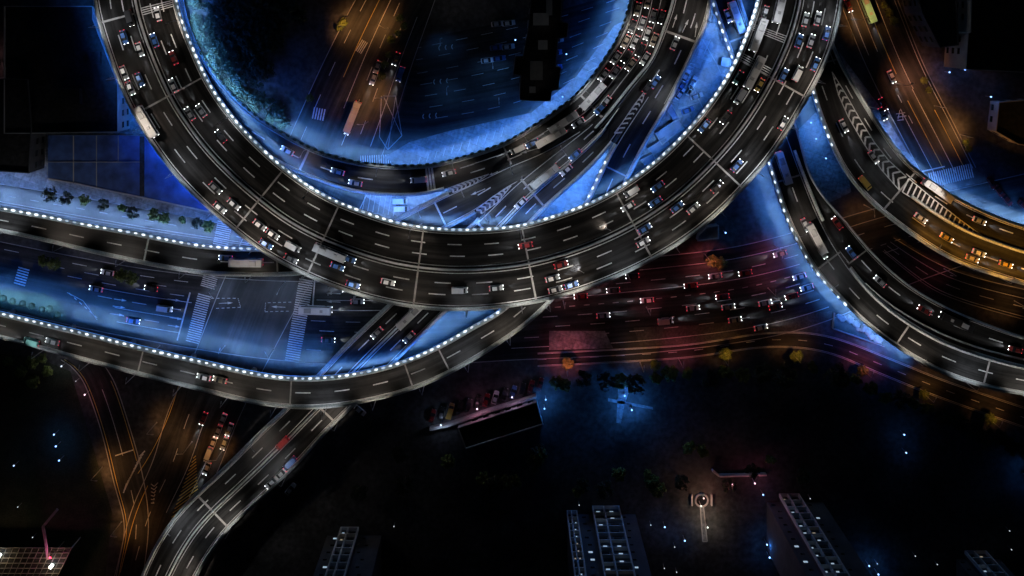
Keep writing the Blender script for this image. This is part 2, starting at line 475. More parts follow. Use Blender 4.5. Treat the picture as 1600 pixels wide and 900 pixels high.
def joint(rb, parent, d, t0=.02, t1=.98, wd=.55, n=1, gap=1.25, mat='joint'):
    mb = MB()
    for i in range(n):
        rb.cross(mb, d + (i - (n - 1) / 2) * gap, t0, t1, wd, mat)
    mb.build('expansion_joint', parent)

def gore(rb, mb, left, right, style='chevron', n=8, wd=.45, z=.022, mat='paint', border=True):
    """chevrons or bars between two pixel polylines that meet at an apex (first point)"""
    def wp(p):
        i = min(range(rb.n + 1), key=lambda k: (W(*p, rb.h[k]) - (rb.A[k] + rb.B[k]) / 2).length)
        q = W(*p, rb.h[i]); return Vector((q.x, q.y, rb.h[i] + z))
    l, _ = resample(left, n * 3); r, _ = resample(right, n * 3)
    l = [wp(p) for p in l]; r = [wp(p) for p in r]
    def seg(a, b, w_):
        d = (b - a); d.z = 0
        if d.length < .05: return
        nn = Vector((-d.y, d.x, 0)).normalized() * w_ / 2
        mb.poly([a - nn, b - nn, b + nn, a + nn], M[mat])
    if border:
        for q in (l, r):
            for a, b in zip(q, q[1:]): seg(a, b, .28)
    up = Vector((0, 0, .006))
    for k in range(1, n + 1):
        i = min(k * 3, n * 3)
        a, b = l[i] + up, r[i] + up; m = (a + b) / 2
        if style == 'bars': seg(a, b, wd); continue
        back = (l[i] + r[i]) / 2 - (l[max(0, i - 3)] + r[max(0, i - 3)]) / 2
        sh = back.normalized() * min((a - b).length * .45, 2.2)
        if style == 'chevron_rev': sh = -sh
        m = m - sh
        seg(a, m, wd); seg(m, b, wd)

def arrow(mb, p0, p1, h, mat='paint', z=.02, w_=.22):
    a, b = W(*p0, h), W(*p1, h); a.z = b.z = h + z
    d = (b - a).normalized(); n = Vector((-d.y, d.x, 0)); L = (b - a).length
    c = a + d * L * .62
    mb.poly([a - n * w_ / 2, c - n * w_ / 2, c + n * w_ / 2, a + n * w_ / 2], M[mat])
    mb.poly([c - n * w_ * 2, b, c + n * w_ * 2], M[mat])

def crosswalk(p0, p1, width, n, name='crosswalk', z=.03, frac=.5, label=None):
    """zebra stripes laid along p0 -> p1 (pixels), each stripe `width` metres long"""
    a, b = W(*p0), W(*p1); d = (b - a); L = d.length; d.normalize(); nn = Vector((-d.y, d.x, 0)); mb = MB()
    for i in range(n):
        c = a + d * L * (i + .5) / n; w_ = L / n * frac
        q = [c - d * w_ / 2 - nn * width / 2, c + d * w_ / 2 - nn * width / 2, c + d * w_ / 2 + nn * width / 2, c - d * w_ / 2 + nn * width / 2]
        mb.poly([(p.x, p.y, z) for p in q], M['paint'])
    o = mb.build(name); tag(o, kind='structure'); return o

# ------------------------------------------------------------------ ground and streets
mb = MB(); mb.poly([(-3000, -3000, 0), (3000, -3000, 0), (3000, 3000, 0), (-3000, 3000, 0)], M['ground'])
ground = mb.build('ground'); tag(ground, kind='structure')

def sheet(name, pts, mat, z, step=None):
    mb = MB(); P = [W(*p) for p in pts]
    mb.poly([(p.x, p.y, z) for p in P], M[mat]); o = mb.build(name); tag(o, kind='structure'); return o
def fix_up(o):
    me = o.data
    import bmesh
    bm = bmesh.new(); bm.from_mesh(me); bm.faces.ensure_lookup_table()
    for f in bm.faces:
        if f.normal.z < 0 and abs(f.normal.z) > .9: f.normal_flip()
    bm.to_mesh(me); bm.free()

def street(name, A, B, z, lines=(), mat='street', kerb=True):
    rb = Ribbon(A, B, [0.0])
    for q in (rb.A, rb.B):
        for p in q: p.z = z
    rb.h = [0.0] * (rb.n + 1)
    o = rb.deck(name, None, thick=0, top=mat); tag(o, kind='structure')
    if lines:
        mb = MB()
        for ln in lines:
            t, kind = ln[0], ln[1]; opt = ln[2] if len(ln) > 2 else {}
            d0 = rb.snap(*opt['a'])[0] if 'a' in opt else 0; d1 = rb.snap(*opt['b'])[0] if 'b' in opt else rb.len
            if d1 < d0: d0, d1 = d1, d0
            mt = opt.get('mat', 'paint'); wd = opt.get('w', .2)
            if kind == 'solid': rb.strip(mb, t, d0, d1, wd, mt, .012)
            else: rb.dashes(mb, t, d0, d1, opt.get('p', 12), opt.get('l', 5), wd, opt.get('ph', 0), mt, .012)
        mb.build('lane_marking', o)
    if kerb:
        for t, sg in ((0, 1), (1, -1)):
            mb = MB(); rb.sweep(mb, t, [(0, -.1), (0, .12), (-.22, .12), (-.22, -.1)], M['kerb'], side=sg)
            mb.build('kerb', o)
    rb.obj = o
    return rb

dsh = dict(w=.22)
AV = street('avenue', [(-60, 366), (0, 378), (120, 402), (250, 424), (400, 438), (600, 440), (800, 424), (1000, 404), (1150, 386), (1280, 352), (1400, 318), (1700, 250)],
            [(-60, 470), (0, 482), (150, 516), (340, 550), (480, 566), (620, 572), (800, 562), (1000, 552), (1180, 530), (1300, 498), (1430, 440), (1700, 350)], .012,
            [(.1, 'dash', dict(a=(10, 380), b=(300, 430))), (.2, 'dash', dict(a=(60, 400), b=(310, 450), ph=4)), (.3, 'dash', dict(a=(100, 420), b=(300, 455), ph=2)),
             (.38, 'solid', dict(a=(160, 440), b=(298, 462))), (.5, 'dash', dict(a=(130, 450), b=(290, 480), ph=5)), (.62, 'solid', dict(a=(180, 470), b=(285, 495))),
             (.72, 'dash', dict(a=(160, 480), b=(280, 510), ph=3)), (.82, 'solid', dict(a=(185, 500), b=(278, 520))),
             (.22, 'solid', dict(a=(492, 462), b=(600, 468))), (.34, 'solid', dict(a=(492, 478), b=(600, 482))), (.48, 'dash', dict(a=(480, 500), b=(640, 500), ph=1)),
             (.6, 'dash', dict(a=(480, 515), b=(640, 515), ph=4)), (.84, 'dash', dict(a=(476, 548), b=(580, 552), ph=1)),
             (.24, 'dash', dict(a=(900, 430), b=(1480, 330), ph=2)), (.34, 'solid', dict(a=(850, 448), b=(1250, 420))), (.44, 'dash', dict(a=(840, 470), b=(1480, 380), ph=5, p=5, l=2)),
             (.54, 'dash', dict(a=(840, 480), b=(1480, 390), ph=2)), (.65, 'dash', dict(a=(840, 500), b=(1320, 470), ph=6)), (.76, 'dash', dict(a=(700, 520), b=(1300, 480), ph=2)),
             (.87, 'solid', dict(a=(800, 540), b=(1300, 490))), (.12, 'solid', dict(a=(1000, 418), b=(1500, 310)))])
XS = street('cross_street', [(590, -60), (545, 20), (500, 110), (455, 210), (400, 330), (345, 450), (302, 560), (264, 640), (240, 720), (205, 800), (180, 900), (160, 960)],
            [(700, -60), (672, 20), (640, 110), (608, 210), (560, 330), (480, 450), (420, 560), (374, 650), (338, 740), (292, 830), (265, 900), (245, 960)], .020,
            [(.12, 'dash', dict(a=(560, -10), b=(470, 240))), (.28, 'solid', dict(a=(600, 0), b=(530, 120), mat='paint_yellow')), (.42, 'solid', dict(a=(620, 0), b=(560, 180))),
             (.55, 'dash', dict(a=(640, 0), b=(560, 240), ph=3)), (.7, 'dash', dict(a=(650, 20), b=(580, 240), ph=6)), (.85, 'solid', dict(a=(660, 30), b=(600, 240))),
             (.3, 'dash', dict(a=(300, 640), b=(215, 880), ph=2)), (.08, 'solid', dict(a=(280, 610), b=(200, 900), mat='paint_yellow')), (.55, 'solid', dict(a=(320, 640), b=(260, 800))),
             (.78, 'solid', dict(a=(350, 650), b=(300, 780)))])
RS = street('ramp_street', [(96, 562), (126, 585), (158, 670), (180, 760), (196, 820), (186, 880), (172, 960)], [(150, 556), (176, 590), (206, 680), (222, 740), (232, 810), (226, 880), (212, 960)], .028,
            [(.08, 'solid', dict(mat='paint_yellow')), (.5, 'solid', dict(a=(160, 610), b=(205, 710))), (.5, 'dash', dict(a=(205, 760), b=(205, 890), ph=1)), (.92, 'solid', dict(a=(170, 600), b=(215, 720), mat='paint_yellow'))])
CS = street('connecting_lane', [(278, 600), (262, 650), (232, 712), (214, 738)], [(300, 606), (282, 660), (256, 716), (232, 760)], .034,
            [(.08, 'solid', dict(mat='paint_yellow'))], kerb=False)
NS = street('service_street', [(-60, 278), (0, 288), (100, 304), (200, 322), (330, 346), (420, 372)], [(-60, 308), (0, 318), (100, 336), (250, 362), (400, 384), (430, 388)], .010,
            [(.55, 'dash', dict(w=.16, l=3, p=8)), (.9, 'solid', dict())], mat='street')
TR = street('north_avenue', [(1286, -60), (1312, 0), (1348, 90), (1392, 180), (1446, 282)], [(1376, -60), (1402, 0), (1442, 100), (1488, 190), (1524, 262)], .012,
            [(.12, 'solid', dict(b=(1345, 90))), (.3, 'solid', dict(b=(1365, 85))), (.45, 'solid', dict(b=(1410, 110), mat='paint_yellow')), (.62, 'solid', dict(b=(1450, 130))), (.3, 'dash', dict(a=(1380, 120), b=(1420, 200), l=3, p=8)),
             (.22, 'solid', dict(a=(1405, 170))), (.42, 'solid', dict(a=(1420, 155), mat='paint_yellow')), (.6, 'solid', dict(a=(1425, 137))), (.8, 'solid', dict(a=(1460, 170), mat='paint_yellow')), (.95, 'solid', dict())])
IS = street('parking_street', [(655, 62), (760, 40), (880, 14), (1000, -22)], [(612, 222), (760, 200), (850, 172), (960, 112)], .028,
            [(t, 'dash', dict(l=4.2, p=9 + i % 3, ph=i * 1.7, w=.14)) for i, t in enumerate((.08, .2, .34, .46, .58, .7, .82))], kerb=False)
LS = street('park_edge_street', [(840, 552), (960, 546), (1080, 538), (1200, 520), (1290, 524), (1380, 556), (1480, 596), (1640, 650)],
            [(840, 572), (960, 566), (1080, 558), (1200, 542), (1290, 550), (1370, 582), (1470, 622), (1640, 682)], .024,
            [(.05, 'solid', dict()), (.5, 'dash', dict(l=3, p=9)), (.95, 'solid', dict())])
MS = street('middle_street', [(1396, 372), (1460, 410), (1530, 436), (1680, 470)], [(1380, 392), (1440, 440), (1500, 470), (1680, 520)], .016,
            [(.3, 'solid', dict()), (.6, 'dash', dict()), (.92, 'solid', dict())])

sheet('pavement', [(858, 517), (945, 517), (958, 544), (858, 547)], 'plaza', .040)
sheet('pavement', [(990, 512), (1090, 508), (1300, 486), (1300, 500), (1180, 534), (1000, 540)], 'slab_dark', .018)
sheet('island_pavement', [(600, 246), (640, 222), (700, 205), (830, 176), (900, 120), (960, 40), (1000, 20), (960, 110), (870, 190), (760, 246), (640, 268)], 'plaza', .036)
sheet('courtyard_pavement', [(1118, 20), (1162, 90), (1130, 160), (1060, 220), (960, 310), (930, 330), (1010, 180), (1080, 90)], 'plaza', .008)
sheet('ramp_pavement', [(560, 300), (700, 290), (960, 200), (940, 330), (800, 352), (640, 350)], 'plaza', .006)
sheet('west_pavement', [(60, 180), (300, 180), (400, 330), (400, 380), (200, 330), (0, 290), (0, 250), (60, 250)], 'plaza', .006)
sheet('east_pavement', [(1225, 225), (1300, 150), (1330, 300), (1270, 330), (1240, 300)], 'plaza', .008)
sheet('north_east_pavement', [(1310, 80), (1370, 160), (1420, 240), (1480, 300), (1640, 330), (1640, 380), (1500, 350), (1380, 240)], 'plaza', .006)
sheet('verge', [(-60, 448), (0, 452), (70, 458), (95, 474), (104, 492), (100, 512), (60, 508), (-60, 486)], 'grass', .13)
sheet('south_verge', [(-60, 545), (60, 560), (110, 580), (140, 680), (175, 800), (165, 900), (-60, 900)], 'grass', .006)

# painted details on the streets
mb = MB()
for i, (u, v) in enumerate(((178, 467), (176, 478), (174, 490), (262, 467), (265, 496), (262, 508))):
    arrow(mb, (u, v), (u + 20, v + 3), 0, z=.04)
for v in (459, 472): arrow(mb, (532, v), (510, v - 1), 0, z=.04)
for u, v in ((690, 75), (682, 128), (665, 182)):
    for k in range(3):
        c = W(u + k * 10, v - k, 0)
        for a0 in range(-3, 3):
            a, b = R(180 + a0 * 18), R(180 + (a0 + 1) * 18)
            mb.poly([(c.x + math.cos(x) * r_, c.y + math.sin(x) * r_, .05) for x, r_ in ((a, 1.1), (b, 1.1), (b, .8), (a, .8))], M['paint'])
def pline(mb, pts, wd=.2, z=.05, mat='paint', h=0.0):
    for p, q in zip(pts, pts[1:]):
        a, b = W(*p, h), W(*q, h); d = (b - a); d.z = 0
        n = Vector((-d.y, d.x, 0)).normalized() * wd / 2
        mb.poly([(x.x, x.y, h + z) for x in (a - n, b - n, b + n, a + n)], M[mat])
pline(mb, [(297, 457), (277, 532)], .5); pline(mb, [(492, 435), (488, 486)], .5)
pline(mb, [(596, 150), (593, 214), (606, 234), (628, 212), (618, 150), (600, 150)], .22); pline(mb, [(600, 152), (628, 212)], .18); pline(mb, [(618, 152), (606, 234)], .18)
pline(mb, [(105, 457), (130, 470), (152, 500)], .2)
for k in range(6): pline(mb, [(108 + k * 8, 458 + k * 7), (112 + k * 8, 461.5 + k * 7)], .3, .06)
# left-turn waiting boxes in the crossing
for pts in ([(330, 466), (372, 466), (376, 480), (334, 482)], [(455, 472), (415, 473), (414, 487), (455, 486)]):
    for p, q in zip(pts, pts[1:]):
        for k in range(5):
            f0, f1 = k / 5, (k + .55) / 5
            pline(mb, [(p[0] + (q[0] - p[0]) * f0, p[1] + (q[1] - p[1]) * f0), (p[0] + (q[0] - p[0]) * f1, p[1] + (q[1] - p[1]) * f1)], .22, .06)
arrow(mb, (342, 474), (364, 473), 0, z=.06); arrow(mb, (446, 480), (424, 479), 0, z=.06)
# hatching in the gore of the lower-left street
for k in range(15):
    f = k / 14; a = (302 - 34 * f, 716 + 92 * f); b = (304 + 4 * f + 2, 712 + 66 * f)
    pline(mb, [a, b], .3, .05, 'paint_yellow')
for k in range(12): pline(mb, [(193 + 2.3 * k, 770 - 5.2 * k), (198 + 2.6 * k, 755 - 4.6 * k)], .42, .06, 'paint')
pline(mb, [(180, 712), (208, 703)], .35, .05, 'paint')
for k in range(6): pline(mb, [(236, 756 + 6 * k), (241, 760 + 5.2 * k), (247 - k * 1.6, 754 + 6 * k)], .3, .05)
pline(mb, [(1440, 268), (1476, 260)], .4)
# painted characters on the north avenue
for a, b in (((1400, 178), (1414, 176)), ((1406, 172), (1403, 186)), ((1402, 183), (1416, 181)), ((1410, 178), (1411, 188)), ((1402, 188), (1412, 187))): pline(mb, [a, b], .25)
o = mb.build('street_markings'); tag(o, kind='structure')

crosswalk((320, 460), (300, 536), 4.6, 22); crosswalk((479, 436), (456, 566), 5.0, 36)
crosswalk((352, 346), (344, 384), 5.2, 12); crosswalk((331, 426), (324, 450), 5.0, 8)
crosswalk((1452, 282), (1520, 266), 5.0, 20); crosswalk((562, 250), (612, 248), 3.0, 14); crosswalk((38, 418), (30, 446), 4.0, 7)
crosswalk((570, 76), (560, 70), 4.5, 4); crosswalk((508, 180), (488, 176), 4.0, 5)
crosswalk((566, 308), (622, 318), 9, 7, 'parking_bays', frac=.06)

# ------------------------------------------------------------------ viaducts
class Via: pass
def viaduct(A, B, hs, label, group='elevated road viaducts', top='road_pale'):
    rb = Ribbon(A, B, hs)
    root = empty('viaduct', (0, 0, 0), 0, label, 'viaduct', group)
    rb.root = root
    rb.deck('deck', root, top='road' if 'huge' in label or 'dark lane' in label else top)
    return rb

# ring: two three-lane carriageways
RA_out = [(150, -90), (146, -40), (147, 0), (152, 25), (163, 62), (180, 112), (200, 160), (222, 200), (241, 228), (265, 262), (300, 301), (332, 331), (362, 356), (400, 386), (437, 409), (475, 428), (507, 442), (540, 454), (575, 465), (612, 474), (650, 480), (700, 484), (750, 483), (800, 478), (837, 472), (887, 460), (932, 445), (975, 427), (1020, 405), (1075, 371), (1120, 335), (1162, 293), (1200, 250), (1232, 203), (1257, 160), (1277, 125), (1293, 90), (1306, 50), (1316, 0), (1320, -50), (1320, -90)]
RA_in = [(275, -90), (271, -50), (275, 0), (287, 42), (300, 72), (317, 112), (335, 145), (357, 175), (380, 203), (412, 235), (440, 260), (472, 284), (505, 305), (540, 321), (575, 334), (612, 346), (650, 354), (700, 359), (750, 359), (800, 355), (830, 349), (870, 337), (917, 320), (960, 298), (1005, 268), (1040, 239), (1065, 214), (1095, 180), (1122, 143), (1145, 106), (1162, 67), (1177, 25), (1185, 0), (1192, -50), (1192, -90)]
RING = viaduct(RA_out, RA_in, [18.0], 'huge dark ring viaduct with two three-lane carriageways and pale edges, curving over everything')
r = RING.root
parapet(RING, r, 'A'); parapet(RING, r, 'B')
mb = MB(); RING.sweep(mb, .5, [(-.3, 0), (-.3, .3), (-.1, .45), (-.1, .9), (.1, .9), (.1, .45), (.3, .3), (.3, 0)], M['barrier']); mb.build('median_barrier', r)
mb = MB()
for t in (.05, .455, .545, .95): RING.strip(mb, t, 0, RING.len, .26)
for t, ph in ((.185, 2), (.33, 3.5), (.67, 8), (.815, 7)): RING.dashes(mb, t, phase=ph)
mb.build('lane_marking', r)
for (u, v) in ((395, 320), (265, 150), (505, 370), (656, 420), (826, 415), (992, 352), (1125, 262), (1240, 142)): joint(RING, r, D_(RING, u, v))
joint(RING, r, D_(RING, 178, 28), .03, .46)
for (u, v) in ((250, 8), (1205, 52), (1182, 104)): joint(RING, r, D_(RING, u, v), .54, .97, .28, 4, .75, 'paint')
led_strip(RING, r, 'B'); led_strip(RING, r, 'A', 0, D_(RING, 400, 386), 'blue_soft', .3, power=1700, color=(.04, .25, 1.0), rad=9); led_strip(RING, r, 'A', D_(RING, 1180, 270), D_(RING, 1250, 175), 'blue_soft', .4)
globes(RING, r, 'B', 0, RING.len, 2.62)
piers(RING, r, [RING.len * (i + .5) / 14 for i in range(14)])

LOOP = viaduct([(283, -60), (283, 0), (300, 60), (325, 105), (362, 150), (400, 184), (450, 215), (500, 240), (562, 256), (612, 261), (650, 261), (687, 257), (725, 247), (762, 235), (800, 220), (862, 180), (905, 147), (930, 117), (955, 80), (975, 45), (987, 0), (992, -60)],
               [(222, -60), (233, 0), (250, 60), (280, 125), (330, 182), (385, 225), (430, 250), (462, 267), (500, 282), (540, 296), (575, 302), (625, 305), (665, 303), (700, 293), (760, 276), (840, 245), (900, 215), (944, 185), (987, 130), (1017, 95), (1035, 50), (1050, 0), (1058, -60)],
               [10.0], 'curving loop viaduct inside the ring, jammed with cars at its upper right end')
r = LOOP.root
parapet(LOOP, r, 'A'); parapet(LOOP, r, 'B', 0, D_(LOOP, 692, 297))
mb = MB()
for t in (.08,): LOOP.strip(mb, t, 0, LOOP.len, .16)
LOOP.strip(mb, .93, 0, D_(LOOP, 690, 298), .16)
dm = D_(LOOP, 905, 180)
for t, ph in ((.36, 0), (.66, 3)): LOOP.dashes(mb, t, D_(LOOP, 720, 262), dm, phase=ph)
LOOP.dashes(mb, .5, 0, D_(LOOP, 640, 283), phase=2)
for t in (.3, .52, .74): LOOP.strip(mb, t, dm, LOOP.len, .22)
LOOP.strip(mb, .34, D_(LOOP, 730, 258), dm, .2)
mb.build('lane_marking', r)
for (u, v) in ((475, 258), (925, 165), (1010, 45)): joint(LOOP, r, D_(LOOP, u, v), wd=.75, mat='joint')
joint(LOOP, r, D_(LOOP, 672, 282), n=3, wd=.7, mat='concrete', gap=1.0); joint(LOOP, r, D_(LOOP, 796, 245), wd=.6)
led_strip(LOOP, r, 'A'); led_strip(LOOP, r, 'B', D_(LOOP, 440, 256), D_(LOOP, 692, 297), 'blue_soft')
piers(LOOP, r, [LOOP.len * (i + .5) / 12 for i in range(12)])

# dark planters along the loop edge
mb = MB(); mb.loft([[(math.cos(2 * math.pi * i / 8) * q * 1.5, math.sin(2 * math.pi * i / 8) * q * .8, z) for i in range(8)] for q, z in ((.4, -.3), (.5, .1), (.55, .3), (.35, .6), (.05, .7))], M['leaf_a'])
PLM = mb.data('planter'); d = D_(LOOP, 310, 85); k_ = 0
while d < LOOP.len - 14 and k_ < 95:
    o = bpy.data.objects.new('rail_planter', PLM); link(o, LOOP.root); o.location = LOOP.at(d, 0, .8, -.75); o.rotation_euler = (0, 0, LOOP.ang(d, 0)); d += 2.7; k_ += 1
C2 = viaduct([(1060, -60), (1052, 0), (1035, 50), (1017, 95), (987, 130), (944, 185), (930, 200)],
             [(1120, -60), (1112, 0), (1101, 45), (1088, 72), (1075, 100), (1060, 130), (1042, 167), (1020, 205)],
             [10.2], 'straight two-lane elevated road beside the traffic jam, white arrows at its upper end')
r = C2.root
parapet(C2, r, 'B', wide=True)
mb = MB(); C2.sweep(mb, 0.0, [(-.35, -.2), (-.35, .8), (-.1, .9), (.1, .9), (.35, .8), (.35, -.2)], M['concrete'], 0, C2.len, 1); mb.build('median_barrier', r)
mb = MB()
C2.strip(mb, .08, 0, C2.len, .24); C2.strip(mb, .92, 0, C2.len, .24)
for t, ph in ((.36, 0), (.66, 4)): C2.dashes(mb, t, phase=ph)
for p0, p1 in (((1051, 43), (1058, 22)), ((1066, 51), (1076, 30)), ((1086, 58), (1089, 34))): arrow(mb, p0, p1, 10.2, z=.03)
gore(C2, mb, [(1008, 142), (990, 165), (972, 192), (960, 208)], [(1008, 142), (1000, 172), (986, 200), (975, 220)], n=9, wd=.5)
mb.build('lane_marking', r)
joint(C2, r, D_(C2, 1068, 62), wd=.75)
piers(C2, r, [C2.len * .2, C2.len * .6])

WV = viaduct([(905, 204), (850, 236), (800, 256), (755, 277), (695, 304), (650, 326), (610, 347), (570, 362), (520, 376), (460, 387), (400, 389), (350, 387), (300, 382), (250, 372), (200, 362), (150, 354), (100, 344), (50, 334), (0, 325), (-60, 314)],
             [(920, 222), (850, 268), (799, 291), (745, 331), (690, 360), (650, 380), (600, 400), (540, 416), (470, 428), (400, 430), (325, 428), (275, 421), (212, 409), (150, 395), (100, 383), (50, 371), (0, 361), (-60, 350)],
             [10.06, 10.06, 9.5, 8.5, 8.0, 8.0], 'two-lane viaduct leaving the picture on the left, upper of the two, lined with lamps')
r = WV.root
parapet(WV, r, 'A', D_(WV, 700, 302)); parapet(WV, r, 'B', D_(WV, 740, 334))
mb = MB()
WV.strip(mb, .1, 0, WV.len, .24); WV.strip(mb, .9, 0, WV.len, .24)
WV.dashes(mb, .52, D_(WV, 780, 285), phase=3)
for p0, p1 in (((778, 268), (764, 274)), ((758, 295), (735, 305)), ((840, 232), (812, 240))): arrow(mb, p0, p1, 10.06, z=.03)
gore(WV, mb, [(764, 272), (730, 283), (700, 294)], [(764, 272), (740, 288), (708, 301)], n=9, wd=.55)
mb.build('lane_marking', r)
joint(WV, r, D_(WV, 228, 390), wd=.6, mat='concrete'); joint(WV, r, D_(WV, 690, 335), wd=.6, mat='concrete'); joint(WV, r, D_(WV, 430, 408))
led_strip(WV, r, 'A', D_(WV, 690, 306), color=(.30, .52, 1.0), rad=5.5, power=2300); globes(WV, r, 'A', D_(WV, 420, 389), WV.len, 2.6)
piers(WV, r, [WV.len * (i + .5) / 9 for i in range(1, 9)])

DV = viaduct([(925, 192), (850, 250), (799, 291), (765, 325), (730, 358), (690, 396), (650, 437), (607, 477), (575, 507), (540, 540), (500, 583), (447, 638), (407, 675), (350, 732), (307, 772), (275, 805), (245, 850), (225, 892), (200, 960)],
             [(1008, 146), (965, 212), (915, 268), (862, 315), (837, 340), (800, 380), (750, 435), (695, 487), (657, 525), (620, 562), (550, 635), (504, 680), (467, 722), (425, 762), (400, 785), (362, 820), (332, 858), (310, 895), (275, 960)],
             [10.12, 10.12, 8.5, 6.5, 5.8, 5.8], 'straight dual viaduct running from under the ring to the bottom left corner')
r = DV.root
parapet(DV, r, 'A', D_(DV, 742, 334)); parapet(DV, r, 'B', D_(DV, 958, 214))
mb = MB(); DV.sweep(mb, .5, [(-.3, 0), (-.3, .3), (-.1, .8), (.1, .8), (.3, .3), (.3, 0)], M['concrete']); mb.build('median_barrier', r)
mb = MB()
for t in (.07, .44, .56, .93): DV.strip(mb, t, 6, DV.len, .24)
DV.dashes(mb, .26, 10, phase=1); DV.dashes(mb, .75, 10, phase=6)
for p0, p1 in (((775, 318), (765, 330)), ((790, 325), (778, 342))): arrow(mb, p0, p1, 9.8, z=.03)
gore(DV, mb, [(799, 290), (770, 307), (744, 328)], [(799, 290), (778, 316), (752, 334)], n=8, wd=.6)
mb.build('lane_marking', r)
for p in ((335, 800), (515, 655), (830, 300), (742, 345)): joint(DV, r, D_(DV, *p), wd=.7)
led_strip(DV, r, 'B', D_(DV, 945, 235), D_(DV, 850, 330), 'blue_soft', .5); led_strip(DV, r, 'B', D_(DV, 690, 492), D_(DV, 640, 545), 'blue_soft', .4)
piers(DV, r, [DV.len * (i + .5) / 11 for i in range(1, 11)])

LV = viaduct([(1010, 150), (966, 216), (950, 245), (932, 283), (915, 318), (873, 385), (830, 440), (782, 487), (750, 504), (720, 522), (682, 543), (637, 563), (595, 576), (550, 585), (510, 590), (460, 591), (400, 584), (325, 567), (237, 547), (150, 525), (50, 501), (0, 489), (-60, 475)],
             [(1043, 165), (1021, 203), (1004, 232), (990, 262), (976, 289), (945, 360), (905, 420), (860, 472), (830, 500), (800, 523), (750, 556), (700, 584), (650, 606), (600, 621), (550, 631), (500, 637), (450, 636), (400, 630), (325, 612), (217, 585), (100, 554), (50, 540), (0, 527), (-60, 512)],
             [10.3, 10.6, 12.0, 13.0, 13.0, 12.0, 12.0], 'long viaduct sweeping below the ring to the left edge, lower one lined with lamps')
r = LV.root
parapet(LV, r, 'A', D_(LV, 962, 222)); parapet(LV, r, 'B', D_(LV, 1020, 205))
mb = MB()
LV.strip(mb, .1, 0, LV.len, .24); LV.strip(mb, .9, 0, LV.len, .24); LV.dashes(mb, .5, phase=4)
mb.build('lane_marking', r)
for p in ((220, 565), (453, 613), (640, 585), (692, 560), (945, 262)): joint(LV, r, D_(LV, *p), wd=.5)
led_strip(LV, r, 'A', D_(LV, 958, 230)); globes(LV, r, 'A', D_(LV, 950, 245), D_(LV, 917, 315), 3.1); globes(LV, r, 'A', D_(LV, 782, 487), LV.len, 2.55)
piers(LV, r, [LV.len * (i + .5) / 13 for i in range(13)])

# right hand side
EV = viaduct([(1238, -60), (1243, 0), (1250, 60), (1262, 110), (1272, 148), (1284, 188), (1299, 224), (1312, 254), (1336, 288), (1363, 318), (1400, 348), (1440, 377), (1487, 405), (1537, 424), (1600, 444), (1660, 458)],
             [(1285, -60), (1287, 0), (1294, 45), (1308, 87), (1322, 114), (1341, 145), (1361, 176), (1385, 212), (1412, 248), (1440, 272), (1472, 296), (1512, 319), (1550, 336), (1600, 354), (1660, 370)],
             [9.0], 'right-hand viaduct with a long band of white chevrons down its middle')
r = EV.root
parapet(EV, r, 'A'); parapet(EV, r, 'B')
dn = D_(EV, 1407, 300)
tm = EV.snap(1475, 347)[1]
mb = MB(); EV.sweep(mb, .56, [(-.55, 0), (-.55, .5), (-.2, .9), (.2, .9), (.55, .5), (.55, 0)], M['concrete'], D_(EV, 1420, 312), EV.len); mb.build('median_barrier', r)
mb = MB()
EV.strip(mb, .06, 0, EV.len, .24); EV.strip(mb, .94, 0, EV.len, .24)
EV.dashes(mb, .26, phase=3); EV.dashes(mb, .82, phase=5)
gore(EV, mb, [(1300, 112), (1310, 148), (1325, 182), (1350, 225), (1377, 265), (1405, 297)], [(1300, 112), (1322, 148), (1343, 185), (1366, 222), (1388, 250), (1416, 276)], 'chevron', n=17, wd=.6)
gore(EV, mb, [(1542, 374), (1500, 356), (1460, 332), (1410, 300)], [(1542, 374), (1500, 343), (1460, 312), (1420, 279)], 'bars', n=18, wd=.5)
mb.build('lane_marking', r)
for p in ((1393, 320), (1435, 262), (1298, 95)): pass
joint(EV, r, D_(EV, 1405, 296), .02, .98, .6); joint(EV, r, D_(EV, 1296, 98), wd=.6)
led_strip(EV, r, 'A', D_(EV, 1268, 135), D_(EV, 1300, 226), 'blue_soft', .4); led_strip(EV, r, 'B', D_(EV, 1385, 212), EV.len, 'blue_soft', .5)
globes(EV, r, 'A', D_(EV, 1268, 135), D_(EV, 1306, 240), 2.9)
piers(EV, r, [EV.len * (i + .5) / 9 for i in range(9)])

BV = viaduct([(1100, -60), (1114, 4), (1128, 45), (1146, 95), (1168, 160), (1188, 210), (1202, 256), (1213, 290), (1227, 335), (1245, 373), (1266, 412), (1295, 447), (1325, 478), (1355, 507), (1395, 537), (1437, 564), (1482, 586), (1537, 604), (1600, 616), (1660, 624)],
             [(1140, -60), (1156, 0), (1172, 45), (1188, 92), (1210, 150), (1224, 190), (1238, 226), (1250, 260), (1266, 300), (1283, 340), (1303, 378), (1325, 412), (1350, 445), (1382, 476), (1422, 505), (1475, 534), (1537, 556), (1600, 573), (1660, 584)],
             [9.3], 'two-lane viaduct curving down the right side to the lower right edge')
r = BV.root
parapet(BV, r, 'A'); parapet(BV, r, 'B', D_(BV, 1330, 420)); parapet(BV, r, 'B', 0, D_(BV, 1180, 70))
mb = MB(); BV.sweep(mb, 1.0, [(-.5, 0), (-.5, .5), (-.2, .9), (.2, .9), (.5, .5), (.5, 0)], M['concrete'], D_(BV, 1240, 232), D_(BV, 1285, 345), -1); mb.build('median_barrier', r)
mb = MB()
BV.strip(mb, .1, 0, BV.len, .24); BV.strip(mb, .9, 0, BV.len, .24); BV.dashes(mb, .5, phase=2)
mb.build('lane_marking', r)
